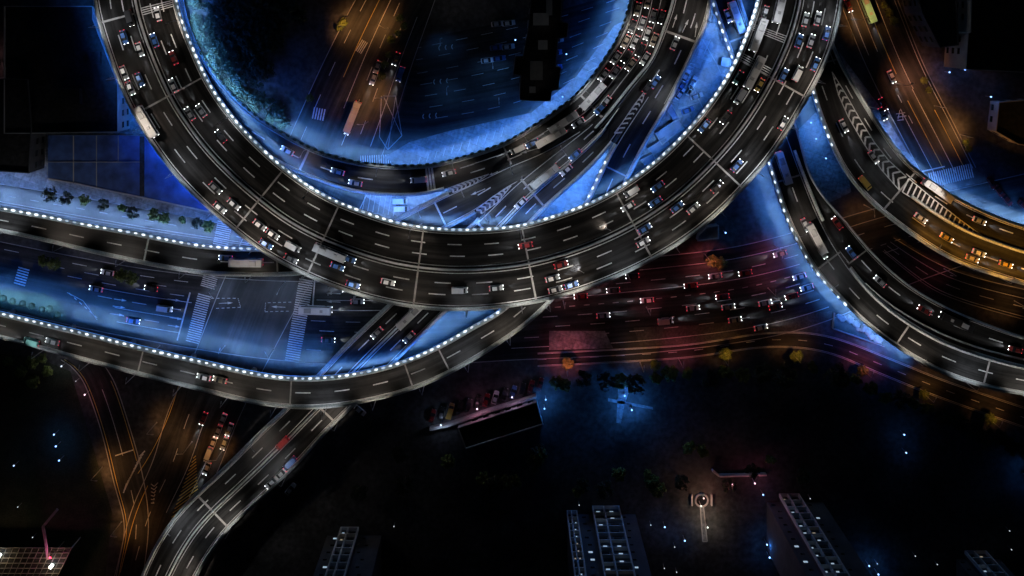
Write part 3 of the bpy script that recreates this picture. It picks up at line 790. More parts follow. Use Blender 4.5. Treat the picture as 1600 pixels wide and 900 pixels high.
for p in ((1232, 278), (1294, 408), (1408, 522), (1540, 580), (1157, 62)): joint(BV, r, D_(BV, *p), wd=.6)
led_strip(BV, r, 'A', 0, D_(BV, 1437, 564), 'blue_strip', .26, rad=3.2)
globes(BV, r, 'A', 0, D_(BV, 1155, 110), 3.0); globes(BV, r, 'A', D_(BV, 1200, 250), D_(BV, 1330, 482), 3.2)
piers(BV, r, [BV.len * (i + .5) / 12 for i in range(12)])

FV = viaduct([(1224, 196), (1238, 232), (1250, 264), (1266, 303), (1283, 342), (1303, 380), (1325, 414), (1352, 444), (1386, 473), (1428, 500), (1480, 526), (1540, 547), (1600, 562), (1660, 572)],
             [(1240, 186), (1252, 226), (1262, 268), (1286, 307), (1320, 345), (1355, 387), (1390, 422), (1425, 450), (1455, 468), (1487, 485), (1537, 505), (1600, 527), (1660, 540)],
             [9.2, 9.2, 8.0, 6.5], 'dark lane curving beside the right-hand viaduct, red lights running on it')
r = FV.root
parapet(FV, r, 'B', wide=False); parapet(FV, r, 'A', D_(FV, 1352, 446), wide=False)
mb = MB(); FV.strip(mb, .9, 0, FV.len, .15); FV.dashes(mb, .5, D_(FV, 1330, 400), phase=3)
gore(FV, mb, [(1270, 336), (1285, 362), (1300, 388), (1316, 412)], [(1270, 336), (1290, 364), (1308, 388), (1326, 410)], 'chevron', n=9, wd=.45)
mb.build('lane_marking', r)
joint(FV, r, D_(FV, 1335, 408), wd=.5)
piers(FV, r, [FV.len * (i + .5) / 6 for i in range(6)])

# ------------------------------------------------------------------ series of labels
SER = {}
def series(key, o, u): SER.setdefault(key, []).append((u, o))
def ordinal(n):
    names = ['leftmost', 'second', 'third', 'fourth', 'fifth', 'sixth', 'seventh', 'eighth', 'ninth', 'tenth', 'eleventh', 'twelfth', 'thirteenth', 'fourteenth', 'fifteenth', 'sixteenth', 'seventeenth', 'eighteenth', 'nineteenth', 'twentieth']
    if n < 20: return names[n]
    k = n + 1
    return '%d%s' % (k, 'th' if 10 <= k % 100 <= 20 else {1: 'st', 2: 'nd', 3: 'rd'}.get(k % 10, 'th'))

# ------------------------------------------------------------------ street lamps
def point_light(parent, loc, energy, color, kind='POINT', size=.15, spot=R(150), aim=None, blend=.6):
    d = bpy.data.lights.new('lamp_light', kind); d.energy = energy; d.color = color; d.shadow_soft_size = size
    if kind == 'SPOT': d.spot_size = spot; d.spot_blend = blend
    o = bpy.data.objects.new('lamp_light', d); COL.objects.link(o); o.parent = parent; o.location = loc   # not in KIDS: copies get their own light
    if aim: o.rotation_euler = Vector(aim).to_track_quat('-Z', 'Y').to_euler()
    return o
def lamp_proto(kind):
    e = empty('street_lamp', (0, 0, 0))
    mat = M['lamp_white'] if kind == 'white' else M['lamp_orange']; hh = 7.5 if kind == 'white' else 8.5
    mb = MB(); mb.cyl((0, 0, 0), (0, 0, hh), .13, .07, M['metal'], 8); mb.cyl((0, 0, 0), (0, 0, .4), .22, .2, M['metal'], 8); mb.build('pole', e)
    mb = MB(); mb.cyl((0, 0, hh), (1.5, 0, hh + .35), .06, .05, M['metal'], 6); mb.build('arm', e)
    mb = MB(); mb.box((1.9, 0, hh + .36), (.9, .32, .14), M['metal'], 0, .8); mb.box((1.9, 0, hh + .27), (.7, .24, .03), mat); mb.build('lamp_head', e)
    return e, hh
LP = {k: lamp_proto(k) for k in ('white', 'orange')}
used_proto = set()
def street_lamp(p, rz, kind, energy, color, key, u, spot=True, cone=150):
    if kind == 'white': energy *= 1.35
    pr, hh = LP[kind]
    if kind not in used_proto: o = pr; used_proto.add(kind)
    else: o = copy_tree(pr)
    o.location = p; o.rotation_euler = (0, 0, rz)
    if energy: point_light(o, (1.9, 0, hh + .2), energy, color, 'SPOT', .2, R(cone), (0.8 if kind == 'white' else .3, 0, -1), .55 if kind == 'white' else 1.0)
    o['category'] = 'street lamp'; series(key, o, u)
    return o
WHITE = (1.0, 0.90, 0.82); ORANGE = (1.0, 0.42, 0.12); PINK = (1.0, 0.19, 0.20)
def row(rb, side, ds, energy, key, color=WHITE, kind='white', cone=122):
    c0_ = color
    t = 0.0 if side == 'A' else 1.0; sg = 1 if side == 'A' else -1
    for j_, d in enumerate(ds):
        e_ = energy + (1700 if c0_ is WHITE else 0)
        color = c0_ if c0_ is not WHITE else ((1.0, .84, .70), (.93, .95, 1.0), (1.0, .90, .80))[(j_ * 7) % 3]
        p = rb.at(d, t, .35, -sg * .2); q = rb.at(d, .5, 0); a = math.atan2(q.y - p.y, q.x - p.x)
        k = S * (H - p.z) / H
        street_lamp(p, a, kind, e_, color, key, p.x / k, cone=cone)
def spaced(rb, n, a=0.0, b=1.0): return [rb.len * (a + (b - a) * (i + .5) / n) for i in range(n)]
row(RING, 'A', spaced(RING, 21), 3000, 'slim lamp post on the outer rail of the big ring, {o} from the left')
row(LV, 'B', spaced(LV, 15, .13, .98), 1900, 'slim lamp post on the lower rail of the sweeping viaduct, {o} from the left')
row(WV, 'B', spaced(WV, 5, .5, .98), 1700, 'slim lamp post on the upper left viaduct, {o} from the left')
row(DV, 'B', spaced(DV, 4, .55, .98), 1900, 'slim lamp post on the lower rail of the diagonal viaduct, {o} from the left')
row(DV, 'A', spaced(DV, 2, .62, .95), 1900, 'slim lamp post on the upper rail of the diagonal viaduct, {o} from the left')
row(LOOP, 'A', spaced(LOOP, 6, .3, .95), 1900, 'slim lamp post on the inner loop viaduct, {o} from the left')
row(C2, 'B', [C2.len * .3, C2.len * .75], 2000, 'slim lamp post beside the elevated road with arrows, {o} from the left')
row(DV, 'A', [DV.len * .1, DV.len * .17, DV.len * .24], 4600, 'added fill lamp post between the merging ramps, {o} from the left', color=(.75, .87, 1))  # cool lamps added to brighten the ramp decks
row(WV, 'A', [WV.len * .12, WV.len * .2, WV.len * .27], 4600, 'added fill lamp post on the first ramp leaving the loop, {o} from the left', color=(.75, .87, 1))  # added likewise, to lift the first ramp's deck
row(EV, 'B', spaced(EV, 3, .3, .7), 1900, 'slim lamp post on the chevron viaduct, {o} from the left')
row(EV, 'A', spaced(EV, 4, .66, .99), 7000, 'lamp post with a yellow glow on the chevron viaduct, {o} from the left', color=(1, .42, .05))
row(RING, 'B', spaced(RING, 8, .03, .97), 1300, 'added fill lamp post on the inner rail of the big ring, {o} from the left')  # sparse posts added to light the dark inner carriageway
row(BV, 'A', spaced(BV, 6, .42, .98), 1700, 'slim lamp post on the right-hand curving viaduct, {o} from the left')

for u, v, a, e in ((338, 446, -.9, 2200), (446, 440, -2.0, 2200), (428, 545, 2.0, 2000), (352, 540, 1.2, 1600), (250, 540, 1.4, 900), (520, 440, -1.6, 900)):  # extra lamps added to lift the dark crossing
    street_lamp(W(u, v, 0), a, 'white', e * 1.5, (.42, .60, 1.0), 'added cool fill lamp round the big crossing, {o} from the left', u, cone=150)
for u, v, a, e in ((700, 135, -1.5, 1400), (770, 95, -1.5, 1400), (690, 60, -1.5, 900), (780, 160, 1.6, 900)):  # lamps added so the markings on this street show up
    street_lamp(W(u, v, 0), a, 'white', e * .6, (.12, .38, 1.0), 'added cool fill lamp on the dark parking street inside the ring, {o} from the left', u, cone=150)
def glamp(u, v, rz, energy, color, key):
    street_lamp(W(u, v, 0), rz, 'orange', energy * (1.1 if color is PINK else 1.7) * ((1.5 if color is PINK else .6) if 'purple' in key else .9 if 'lower left' in key else ((.55 if color is ORANGE else 1.4) if 'park' in key else 1.5 if 'top right' in key else 1)), color, key, u, cone=128)
for u, v, a, e in ((535, 40, 0, 4200), (606, 44, 2.6, 4200), (600, 150, 3.1, 4600), (575, 190, 3.1, 1500)): glamp(u, v, R(-10) if a == 0 else a, e, ORANGE, 'orange street lamp on the cross street inside the ring, {o} from the left')
for u, v, a, e in ((160, 730, 0, 2600), (190, 815, 0, 2400), (300, 690, 3.1, 1200), (245, 660, 0, 900), (350, 700, 3.1, 1300)): glamp(u, v, a, e, ORANGE, 'orange street lamp by the lower left streets, {o} from the left')
for u, v, a, e, c in ((884, 572, 1.57, 2800, PINK), (1000, 566, 1.57, 2200, ORANGE), (1060, 560, 1.57, 1800, PINK), (1128, 556, 1.57, 1600, ORANGE), (1238, 552, 1.57, 2000, ORANGE), (1345, 574, 1.2, 1900, PINK), (1440, 612, 1.2, 1800, ORANGE), (1540, 650, 1.2, 1500, ORANGE)):
    glamp(u, v, a, e, c, 'orange street lamp at the edge of the dark park, {o} from the left')
for u, v, a, e, c in ((1100, 396, -1.57, 2600, PINK), (1210, 382, -1.57, 1800, PINK), (930, 425, -1.57, 900, PINK), (1350, 320, -1.6, 1800, ORANGE), (1010, 480, 1.57, 1000, PINK), (1200, 450, 1.6, 1000, PINK), (880, 470, 1.5, 1200, PINK)):
    glamp(u, v, a, e, c, 'orange street lamp beside the purple lit avenue, {o} from the left')
for u, v, a, e, c in ((1330, 30, .3, 2400, ORANGE), (1400, 130, .3, 3200, (1, .38, .2)), (1500, 210, 3.0, 3000, ORANGE), (1460, 165, 3, 1500, ORANGE)):
    glamp(u, v, a, e, c, 'orange street lamp on the avenue at the top right, {o} from the left')
for u, v, e in ((1585, 470, 900), (1475, 420, 500)): glamp(u, v, 3, e, PINK if u < 1500 else ORANGE, 'orange street lamp between the two right-hand viaducts, {o} from the left')

# ------------------------------------------------------------------ vehicles
def vehicle_proto(colour, kind, lit=True):
    e = empty({'car': 'car', 'bus': 'bus', 'van': 'van'}[kind], (0, 0, 0)); P = M['car_' + colour]
    def ring(x, hw, z0, z1, k=.86):
        zm = (z0 + z1) / 2
        return [(x, -hw * .9, z0), (x, -hw, zm), (x, -hw * k, z1), (x, hw * k, z1), (x, hw, zm), (x, hw * .9, z0)]
    mb = MB()
    if kind == 'car':
        L, wd = 4.6, 1.84; hw = wd / 2
        mb.loft([ring(x, hw * k, z0, z1) for x, k, z0, z1 in ((-2.3, .8, .4, .75), (-2.2, .93, .3, .95), (-1.4, 1, .22, 1.0), (0, 1, .22, .98), (.9, 1, .22, .96), (1.9, .95, .26, .82), (2.22, .82, .34, .62))], P)
        mb.build('body', e)
        mb = MB(); mb.loft([ring(x, hw * k, .9, z1, .8) for x, k, z1 in ((-1.95, .86, .96), (-1.35, .9, 1.36), (.25, .9, 1.38), (1.05, .9, .95))], M['glass']); mb.build('window', e)
        mb = MB(); mb.poly([(x, y, 1.395) for x, y in ((-1.3, -.6), (.18, -.62), (.18, .62), (-1.3, .6))], P); mb.box((-.56, 0, 1.37), (1.5, 1.24, .05), P); mb.build('roof', e)
        wx, wr, hx, tx, hy, lz = (-1.4, 1.4), .33, 2.2, -2.29, .58, .62
    elif kind == 'van':
        hw = .95
        mb.loft([ring(x, hw * k, z0, z1, .93) for x, k, z0, z1 in ((-2.6, .95, .35, 1.9), (-2.5, 1, .25, 1.98), (1.2, 1, .25, 1.98), (1.9, .97, .25, 1.25), (2.5, .9, .3, .95))], P); mb.build('body', e)
        mb = MB(); mb.poly([(1.22, -.8, 1.95), (1.88, -.82, 1.3), (1.88, .82, 1.3), (1.22, .8, 1.95)], M['glass'])
        mb.v = [(x + .03, y, z + .03) for x, y, z in mb.v]
        for sy in (-1, 1): mb.box((.1, sy * .93, 1.45), (2.2, .06, .5), M['glass'])
        mb.build('window', e)
        wx, wr, hx, tx, hy, lz = (-1.6, 1.6), .36, 2.47, -2.58, .66, .75
    else:
        hw = 1.25
        mb.loft([ring(x, hw * k, z0, z1, .95) for x, k, z0, z1 in ((-5.5, .96, .4, 2.9), (-5.4, 1, .3, 3.0), (5.2, 1, .3, 3.0), (5.45, .97, .35, 2.8), (5.5, .95, .45, 1.2))], P); mb.build('body', e)
        mb = MB()
        for sy in (-1, 1): mb.box((0, sy * 1.235, 2.0), (9.8, .06, .8), M['glass'])
        mb.box((5.49, 0, 1.95), (.06, 2.1, 1.2), M['glass']); mb.build('window', e)
        mb = MB(); mb.box((-2.5, 0, 3.12), (2.4, 1.6, .24), M['wall'], 0, .9); mb.box((2.2, 0, 3.08), (1.0, 1.0, .16), M['wall'], 0, .9); mb.build('roof_unit', e)
        wx, wr, hx, tx, hy, lz = (-3.4, 3.4), .48, 5.49, -5.5, .85, .7
    for x in wx:
        for sy in (-1, 1):
            mb = MB(); y = sy * (hw - .1); mb.cyl((x, y - .1 * sy, wr), (x, y + .12 * sy, wr), wr, wr, M['rubber'], 10); mb.build('wheel', e)
    for sy in (-1, 1):
        mb = MB(); mb.box((hx, sy * hy, lz), (.14, .34, .16), M['head'] if lit else M['frame']); mb.build('headlight', e)
        mb = MB(); mb.box((tx, sy * (hy + .05), lz + .12), (.12, .3, .16), M['tail'] if lit else M['car_red']); mb.build('taillight', e)
    return e
VP = {}; VFIRST = set()
def vehicle(p, rz, kind, colour, key, u, beam=0.0, lit=True):
    k = (kind, colour, lit)
    if k not in VP: VP[k] = vehicle_proto(colour, kind, lit); o = VP[k]
    else: o = copy_tree(VP[k])
    o.location = p; o.rotation_euler = (0, 0, rz)
    o['category'] = kind
    series(key.replace('{c}', colour).replace('{k}', kind), o, u)
    if beam:
        BEAMS.append((o, beam, {'car': 2.4, 'van': 2.7, 'bus': 5.7}[kind]))
    return o
BEAMS = []
CARDIR = {}
def on(rb, u, v, kind, colour, key, fwd=1, beam=2600, off=.055):
    d, t = rb.snap(u, v)
    p = rb.at(d, t, .03); a = rb.ang(d, t) + (0 if fwd > 0 else math.pi)
    return vehicle(p, a, kind, colour, key, u, beam)
LANE = {0: .11, 1: .257, 2: .395, 3: .605, 4: .745, 5: .885}
def ringcar(u, v, lane, kind, colour, beam=2600):
    d, _ = RING.snap(u, v); t = LANE[lane]
    a = RING.ang(d, t) + (0 if lane < 3 else math.pi)
    nm = ('outermost', 'second outer', 'third outer', 'third inner', 'second inner', 'innermost')[lane]
    vehicle(RING.at(d, t, .03), a, kind, colour, '{c} {k} in the %s lane of the big ring, {o} from the left' % nm, u, beam)
for a in ((192, 118, 0, 'car', 'white'), (203, 138, 0, 'car', 'silver'), (247, 180, 0, 'bus', 'white'), (210, 30, 2, 'van', 'black'), (220, 78, 2, 'car', 'white'), (228, 120, 1, 'car', 'blue'), (187, 60, 1, 'car', 'blue'),
          (283, 85, 4, 'car', 'red'), (262, 20, 4, 'car', 'white'), (252, 60, 3, 'car', 'blue'), (278, 128, 3, 'car', 'silver'), (318, 168, 4, 'car', 'grey'), (300, 175, 3, 'car', 'grey'), (345, 215, 4, 'car', 'black'),
          (362, 305, 0, 'car', 'white'), (372, 316, 1, 'car', 'white'), (340, 290, 1, 'car', 'grey'), (405, 355, 1, 'car', 'white'), (418, 375, 0, 'car', 'blue'), (428, 360, 1, 'car', 'silver'), (455, 395, 1, 'van', 'white'),
          (520, 384, 2, 'bus', 'silver'), (545, 398, 2, 'car', 'blue'), (525, 415, 1, 'car', 'blue'), (560, 430, 0, 'car', 'blue'), (610, 430, 1, 'car', 'white'), (455, 408, 0, 'car', 'grey'),
          (720, 446, 1, 'van', 'white'), (775, 443, 1, 'car', 'silver'), (862, 432, 1, 'car', 'white'), (866, 442, 0, 'car', 'white'), (895, 444, 0, 'car', 'blue'), (880, 418, 2, 'car', 'red'), (822, 385, 4, 'car', 'red'),
          (985, 300, 5, 'van', 'grey'), (1030, 295, 4, 'car', 'blue'), (1020, 312, 3, 'car', 'blue'), (990, 336, 4, 'car', 'silver'), (1003, 352, 2, 'car', 'blue'), (1062, 330, 2, 'car', 'blue'), (1078, 318, 1, 'car', 'silver'), (1000, 375, 1, 'car', 'white'),
          (1153, 118, 5, 'car', 'teal'), (1178, 112, 4, 'bus', 'white'), (1190, 132, 3, 'car', 'yellow'), (1168, 158, 4, 'van', 'silver'), (1192, 60, 5, 'bus', 'white'), (1216, 10, 4, 'bus', 'white'), (1208, 25, 5, 'car', 'silver'), (1135, 185, 4, 'car', 'black'), (1110, 205, 5, 'car', 'blue'),
          (1262, 30, 2, 'car', 'silver'), (1282, 28, 1, 'car', 'white'), (1283, 48, 0, 'car', 'blue'), (1250, 62, 2, 'car', 'blue'), (1270, 68, 1, 'car', 'silver'), (1226, 118, 2, 'car', 'blue'), (1246, 112, 1, 'van', 'silver'), (1262, 95, 0, 'car', 'blue'), (1220, 190, 0, 'car', 'black'), (1150, 255, 1, 'car', 'blue'), (1125, 300, 1, 'car', 'black')):
    ringcar(*a)
# the jam on the loop
JC = ['white', 'silver', 'black', 'grey', 'white', 'blue', 'silver', 'white', 'black', 'beige']
d_lo, d_hi = D_(LOOP, 945, 118), LOOP.len - 13
for li, t in enumerate((.19, .41, .63, .85)):
    d = d_lo + (0, 3, 8, 12)[li]
    while d < d_hi:
        p = LOOP.at(d, t, .03); k = S * (H - p.z) / H
        nm = ('island side', 'second', 'third', 'barrier side')[li]
        c = random.choice(JC)
        vehicle(p, LOOP.ang(d, t) + math.pi, 'car', c, '{c} car queued in the %s lane of the loop jam, {o} from the left' % nm, p.x / k + p.y * -.001, 0)
        d += random.uniform(5.6, 7.6)
LK = '{c} {k} moving on the inner loop viaduct, {o} from the left'
for a in ((880, 190, 'bus', 'white'), (925, 150, 'bus', 'white'), (945, 160, 'car', 'white'), (935, 172, 'car', 'blue'), (905, 190, 'car', 'silver'), (862, 212, 'bus', 'silver'), (655, 280, 'van', 'white'), (700, 270, 'car', 'white'), (530, 268, 'car', 'white'), (555, 285, 'car', 'silver'), (450, 235, 'car', 'white'), (830, 225, 'car', 'blue'), (810, 232, 'van', 'silver')):
    on(LOOP, a[0], a[1], a[2], a[3], LK, -1)
for a in ((1012, 135, 'car', 'black'), (1055, 65, 'car', 'silver'), (1022, 130, 'car', 'blue')): on(C2, *a, '{c} {k} on the elevated road with arrows, {o} from the left', -1)
for a in ((850, 275, 'bus', 'silver'), (900, 240, 'car', 'blue'), (815, 315, 'car', 'white'), (885, 265, 'car', 'white'), (640, 492, 'bus', 'white'), (588, 520, 'car', 'silver'), (640, 525, 'car', 'grey'), (438, 740, 'car', 'white'), (425, 752, 'car', 'silver'), (442, 690, 'van', 'red'), (455, 720, 'van', 'blue')):
    on(DV, *a, '{c} {k} on the diagonal dual viaduct, {o} from the left', 1)
for a in ((50, 532, 'van', 'teal'), (82, 532, 'car', 'silver'), (320, 588, 'car', 'white'), (345, 592, 'car', 'beige'), (355, 402, 'car', 'blue')):
    rb = WV if a[1] < 450 else LV
    on(rb, *a, '{c} {k} on the left %s viaduct, {o} from the left' % ('upper' if rb is WV else 'lower'), 1 if rb is LV else 1)
on(WV, 385, 408, 'bus', 'silver', '{c} {k} on the left upper viaduct, {o} from the left', 1)
for a in ((1350, 285, 'van', 'yellow'), (1362, 243, 'car', 'white'), (1318, 198, 'car', 'white'), (1462, 297, 'bus', 'white'), (1437, 340, 'car', 'white'), (1480, 372, 'car', 'yellow'), (1530, 395, 'car', 'white'), (1530, 345, 'car', 'white'), (1570, 412, 'car', 'yellow'), (1515, 402, 'car', 'beige')):
    on(EV, *a, '{c} {k} on the chevron viaduct, {o} from the left', 1)
for a in ((1222, 262, 'bus', 'white'), (1257, 350, 'car', 'silver'), (1272, 370, 'bus', 'white'), (1285, 395, 'car', 'white'), (1150, 30, 'bus', 'white'), (1136, 22, 'car', 'white')):
    on(BV, *a, '{c} {k} on the right-hand curving viaduct, {o} from the left', 1)
for a in ((1308, 350, 'car', 'red'), (1330, 395, 'car', 'blue'), (1372, 437, 'car', 'silver'), (1440, 482, 'car', 'red'), (1490, 500, 'bus', 'black'), (1585, 545, 'car', 'red')):
    on(FV, *a, '{c} {k} on the dark lane beside the right-hand viaduct, {o} from the left', -1)
for a in ((495, 482, 'bus', 'white'), (262, 481, 'van', 'white'), (1245, 432, 'car', 'white'), (1195, 472, 'car', 'white'), (1130, 462, 'car', 'red'), (1150, 498, 'car', 'beige'), (1210, 478, 'car', 'red'), (1080, 445, 'car', 'red'), (960, 452, 'car', 'grey'), (1220, 395, 'car', 'beige'), (515, 530, 'car', 'black'), (905, 462, 'car', 'red'), (940, 492, 'car', 'silver'), (1010, 468, 'car', 'white'), (1040, 500, 'van', 'white'), (1118, 430, 'car', 'silver'), (1165, 425, 'car', 'red'), (1190, 510, 'car', 'white'), (1235, 462, 'car', 'red'), (1260, 448, 'car', 'white'), (1085, 480, 'car', 'white'), (990, 430, 'car', 'black'), (1140, 478, 'car', 'silver'), (170, 425, 'car', 'white'), (150, 450, 'car', 'silver'), (210, 500, 'car', 'blue'), (560, 470, 'car', 'silver'), (545, 452, 'car', 'white'), (240, 450, 'car', 'black')):
    on(AV, *a, '{c} {k} on the wide avenue, {o} from the left', -1 if a[1] < 470 else 1)
for a in ((350, 652, 'car', 'white'), (342, 672, 'car', 'silver'), (334, 690, 'car', 'white'), (327, 708, 'van', 'silver'), (360, 668, 'car', 'white'), (352, 690, 'car', 'silver'), (325, 728, 'car', 'white'), (318, 655, 'car', 'red'), (590, 105, 'car', 'silver'), (583, 125, 'car', 'white'), (553, 180, 'bus', 'silver'), (545, 200, 'car', 'white'), (620, 90, 'car', 'grey'), (625, 118, 'van', 'blue')):
    on(XS, *a, '{c} {k} on the cross street %s, {o} from the left' % ('inside the ring' if a[1] < 400 else 'at the lower left'), 1)
for a in ((1352, 12, 'bus', 'teal'), (1392, 120, 'car', 'white'), (1380, 165, 'car', 'red'), (1378, 178, 'car', 'grey'), (1325, 10, 'car', 'red')):
    on(TR, *a, '{c} {k} on the avenue at the top right, {o} from the left', 1)
def parked(u, v, deg, kind, colour, key): return vehicle(W(u, v, 0) + Vector((0, 0, .06)), R(deg), kind, colour, key, u, 0, False)
parked(626, 313, 0, 'van', 'white', '{c} {k} parked in the bays under the loop, upper one'); parked(628, 325, 0, 'van', 'white', '{c} {k} parked in the bays under the loop, lower one')
parked(563, 640, -40, 'car', 'white', '{c} {k} parked alone beside the diagonal viaduct'); parked(455, 762, 50, 'car', 'white', '{c} {k} parked near the bay lines by the diagonal viaduct')
for i in range(13):
    u = 676 + i * 14; v = 648 - i * 4.1
    if i == 2: parked(u, v, 74, 'van', 'yellow', '{c} {k} parked upright in the purple lit car park row')
    else: parked(u, v, 74, 'car', ('white' if i == 7 else random.choice(['black', 'grey', 'red', 'black', 'blue'])), '{c} {k} in the car park row by the long white wall, {o} from the left')
for u, v, d in ((1560, 298, -55), (1572, 312, -50), (1548, 285, -60), (1598, 320, -40)): parked(u, v, d, 'car', 'red', '{c} {k} parked in the far right lot, {o} from the left')
for k, (u, v) in enumerate(((1152, 205), (1098, 150), (1078, 178), (1060, 200), (1070, 165), (1083, 120), (1055, 155))): pass
for k, (u, v, d, c) in enumerate(((1071, 118, 60, 'white'), (1082, 128, 62, 'silver'), (1066, 132, 55, 'blue'), (1078, 140, 60, 'grey'), (1062, 146, 55, 'white'), (1088, 150, 20, 'white'), (1074, 172, 20, 'blue'))):
    parked(u, v, d, 'car', c, '{c} {k} parked in the blue lit yard inside the ring, {o} from the left')
for i, (u, v) in enumerate(((778, 37), (795, 36), (776, 74), (794, 73), (762, 94), (780, 91), (866, 30), (870, 62), (868, 82), (862, 118), (866, 50), (868, 105))):
    parked(u, v, 8, 'car', ('silver', 'white', 'blue')[i % 3], '{c} {k} parked on the dark street inside the ring, {o} from the left')
# headlamp beams
for o, e, fx in BEAMS:
    point_light(o, (fx, 0, .75), e, (.86, .93, 1.0), 'SPOT', .12, R(34), (1, 0, -.2), .9)

SER_LATE = []
# ------------------------------------------------------------------ buildings
def wbox(mb, u0, v0, u1, v1, z0, z1, mat, top=None, h=None):
    h = z1 if h is None else h
    a, b = W(u0, v0, h), W(u1, v1, h)
    mb.prism([(a.x, b.y), (b.x, b.y), (b.x, a.y), (a.x, a.y)], z0, z1, mat, top)
def wall_line(name, pts, hgt, wd, mat, label, cat, h=0.0):
    mb = MB()
    for p, q in zip(pts, pts[1:]):
        a, b = W(*p), W(*q); d = b - a; c = (a + b) / 2
        mb.box((c.x, c.y, h + hgt / 2), (d.length, wd, hgt), M[mat], math.atan2(d.y, d.x))
    return tag(mb.build(name), label, cat)
def flat_building(name, pts, z1, roof, wall, label, h=None, units=(), rim=True, cat='building', seams=()):
    e = empty(name, W(*pts[0], 0), 0, label, cat); off = e.location
    P = [W(*p, z1) - Vector((off.x, off.y, 0)) for p in pts]
    if sum(P[i].x * P[(i + 1) % len(P)].y - P[(i + 1) % len(P)].x * P[i].y for i in range(len(P))) < 0: P = P[::-1]
    mb = MB(); n = len(P)
    for i in range(n):
        a, b = P[i], P[(i + 1) % n]; mb.poly([(a.x, a.y, 0), (b.x, b.y, 0), (b.x, b.y, z1), (a.x, a.y, z1)], M[wall])
    mb.build('wall', e)
    mb = MB(); mb.poly([(p.x, p.y, z1) for p in P], M[roof])
    for q in seams:
        a, b = W(*q[0], z1) - off, W(*q[1], z1) - off; d = (b - a); d.z = 0; c = (a + b) / 2
        mb.box((c.x, c.y, z1 + .1), (d.length, q[2], .2), M[q[3]], math.atan2(d.y, d.x))
    rf = mb.build('roof', e)
    if rim:
        mb = MB()
        for i in range(n):
            a, b = P[i], P[(i + 1) % n]; d = b - a; c = (a + b) / 2
            mb.box((c.x, c.y, z1 + .3), (d.length + .3, .3, .6), M[wall], math.atan2(d.y, d.x))
        mb.build('roof_edge', e)
    for u, v, sx, sy, sz, m in units:
        c = W(u, v, z1) - off; mb = MB(); mb.box((c.x, c.y, z1 + sz / 2 + .02), (sx, sy, sz), M[m]); mb.build('roof_unit', rf)
    # window rows on every wall
    k = max(1, int(z1 / 3.6))
    for i in range(n):
        a, b = P[i], P[(i + 1) % n]; d = b - a; d.z = 0; L = d.length
        if L < 6: continue
        d.normalize(); nn = Vector((d.y, -d.x, 0)); mb = MB()
        for r_ in range(k):
            for j in range(int(L / 4)):
                c = a + d * (j + .5) * 4 + nn * .02
                mb.box((c.x, c.y, 1.9 + r_ * 3.6), (2.0, .12, 1.4), M['glass'], math.atan2(d.y, d.x))
        mb.build('window_row', e)
    return e
flat_building('building', [(8, 10), (146, 10), (146, 30), (185, 130), (185, 206), (50, 208), (8, 208)], 9, 'roof_dark', 'wall', 'big flat building with a black roof left of the ring',
              units=((60, 60, 6, 4, 2, 'roof_dark'), (110, 150, 8, 5, 2.2, 'roof_dark'), (150, 90, 4, 4, 1.6, 'roof_dark')))
flat_building('warehouse', [(75, 211), (185, 211), (226, 213), (252, 250), (285, 291), (330, 332), (115, 286), (75, 278)], 4.5, 'roof_blue_glow', 'wall', 'low hall with a smooth deep blue lit roof beside the ring', rim=False,
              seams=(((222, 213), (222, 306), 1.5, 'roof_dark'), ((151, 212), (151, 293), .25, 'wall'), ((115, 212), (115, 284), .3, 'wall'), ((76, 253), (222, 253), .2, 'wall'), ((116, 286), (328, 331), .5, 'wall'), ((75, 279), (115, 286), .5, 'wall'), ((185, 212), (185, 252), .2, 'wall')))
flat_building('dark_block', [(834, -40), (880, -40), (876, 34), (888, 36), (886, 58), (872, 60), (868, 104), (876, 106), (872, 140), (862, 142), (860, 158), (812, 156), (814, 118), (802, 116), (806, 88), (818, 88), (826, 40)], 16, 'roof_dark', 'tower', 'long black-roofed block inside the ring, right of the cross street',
              units=((845, 30, 5, 4, 2, 'wall'), (838, 110, 4, 6, 2.2, 'slab'), (848, 70, 3, 3, 1.5, 'wall'), (832, 140, 2, 2, 1.2, 'metal'), (858, 12, 2, 5, 1, 'metal')))
flat_building('corner_block', [(1518, -60), (1700, -60), (1700, 118), (1508, 108), (1512, 52), (1516, 50)], 14, 'roof_dark', 'wall', 'black-roofed block in the top right corner with a blue lit wall')
flat_building('narrow_block', [(1420, -60), (1492, -60), (1496, 70), (1468, 74), (1440, 20)], 12, 'roof_dark', 'tower', 'dark narrow block beside the top right avenue')
flat_building('garage', [(716, 668), (838, 628), (848, 662), (728, 700)], 3.5, 'roof_dark', 'wall', 'low dark-roofed garage below the car park row')
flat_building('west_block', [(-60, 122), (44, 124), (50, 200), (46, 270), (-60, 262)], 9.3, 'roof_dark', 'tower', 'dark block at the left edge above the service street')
flat_building('kiosk', [(1104, 355), (1122, 352), (1122, 372), (1090, 376), (1092, 368)], 3, 'roof_pale', 'wall', 'small blue lit kiosk just outside the ring at lower right')
flat_building('tollhouse', [(1128, 90), (1142, 92), (1140, 104), (1126, 102)], 4, 'roof_pale', 'wall', 'small white box hut between the ramp and the ring')
flat_building('shed', [(1048, 162), (1062, 186), (1054, 190), (1042, 172)], 3, 'roof_pale', 'wall', 'small pale shed in the blue lit yard')
for k, (a, lab) in enumerate((([(1024, 208), (1058, 186), (1068, 200), (1034, 226)], 'pale flat roof in the blue yard, upper of three'), ([(1012, 232), (1040, 214), (1046, 228), (1022, 242)], 'pale flat roof in the blue yard, middle of three'), ([(1000, 250), (1020, 240), (1024, 250), (1008, 258)], 'pale flat roof in the blue yard, smallest and lowest of three'))):
    flat_building('shed', a, 3.2 + k * .2, 'roof_pale', 'wall', lab)
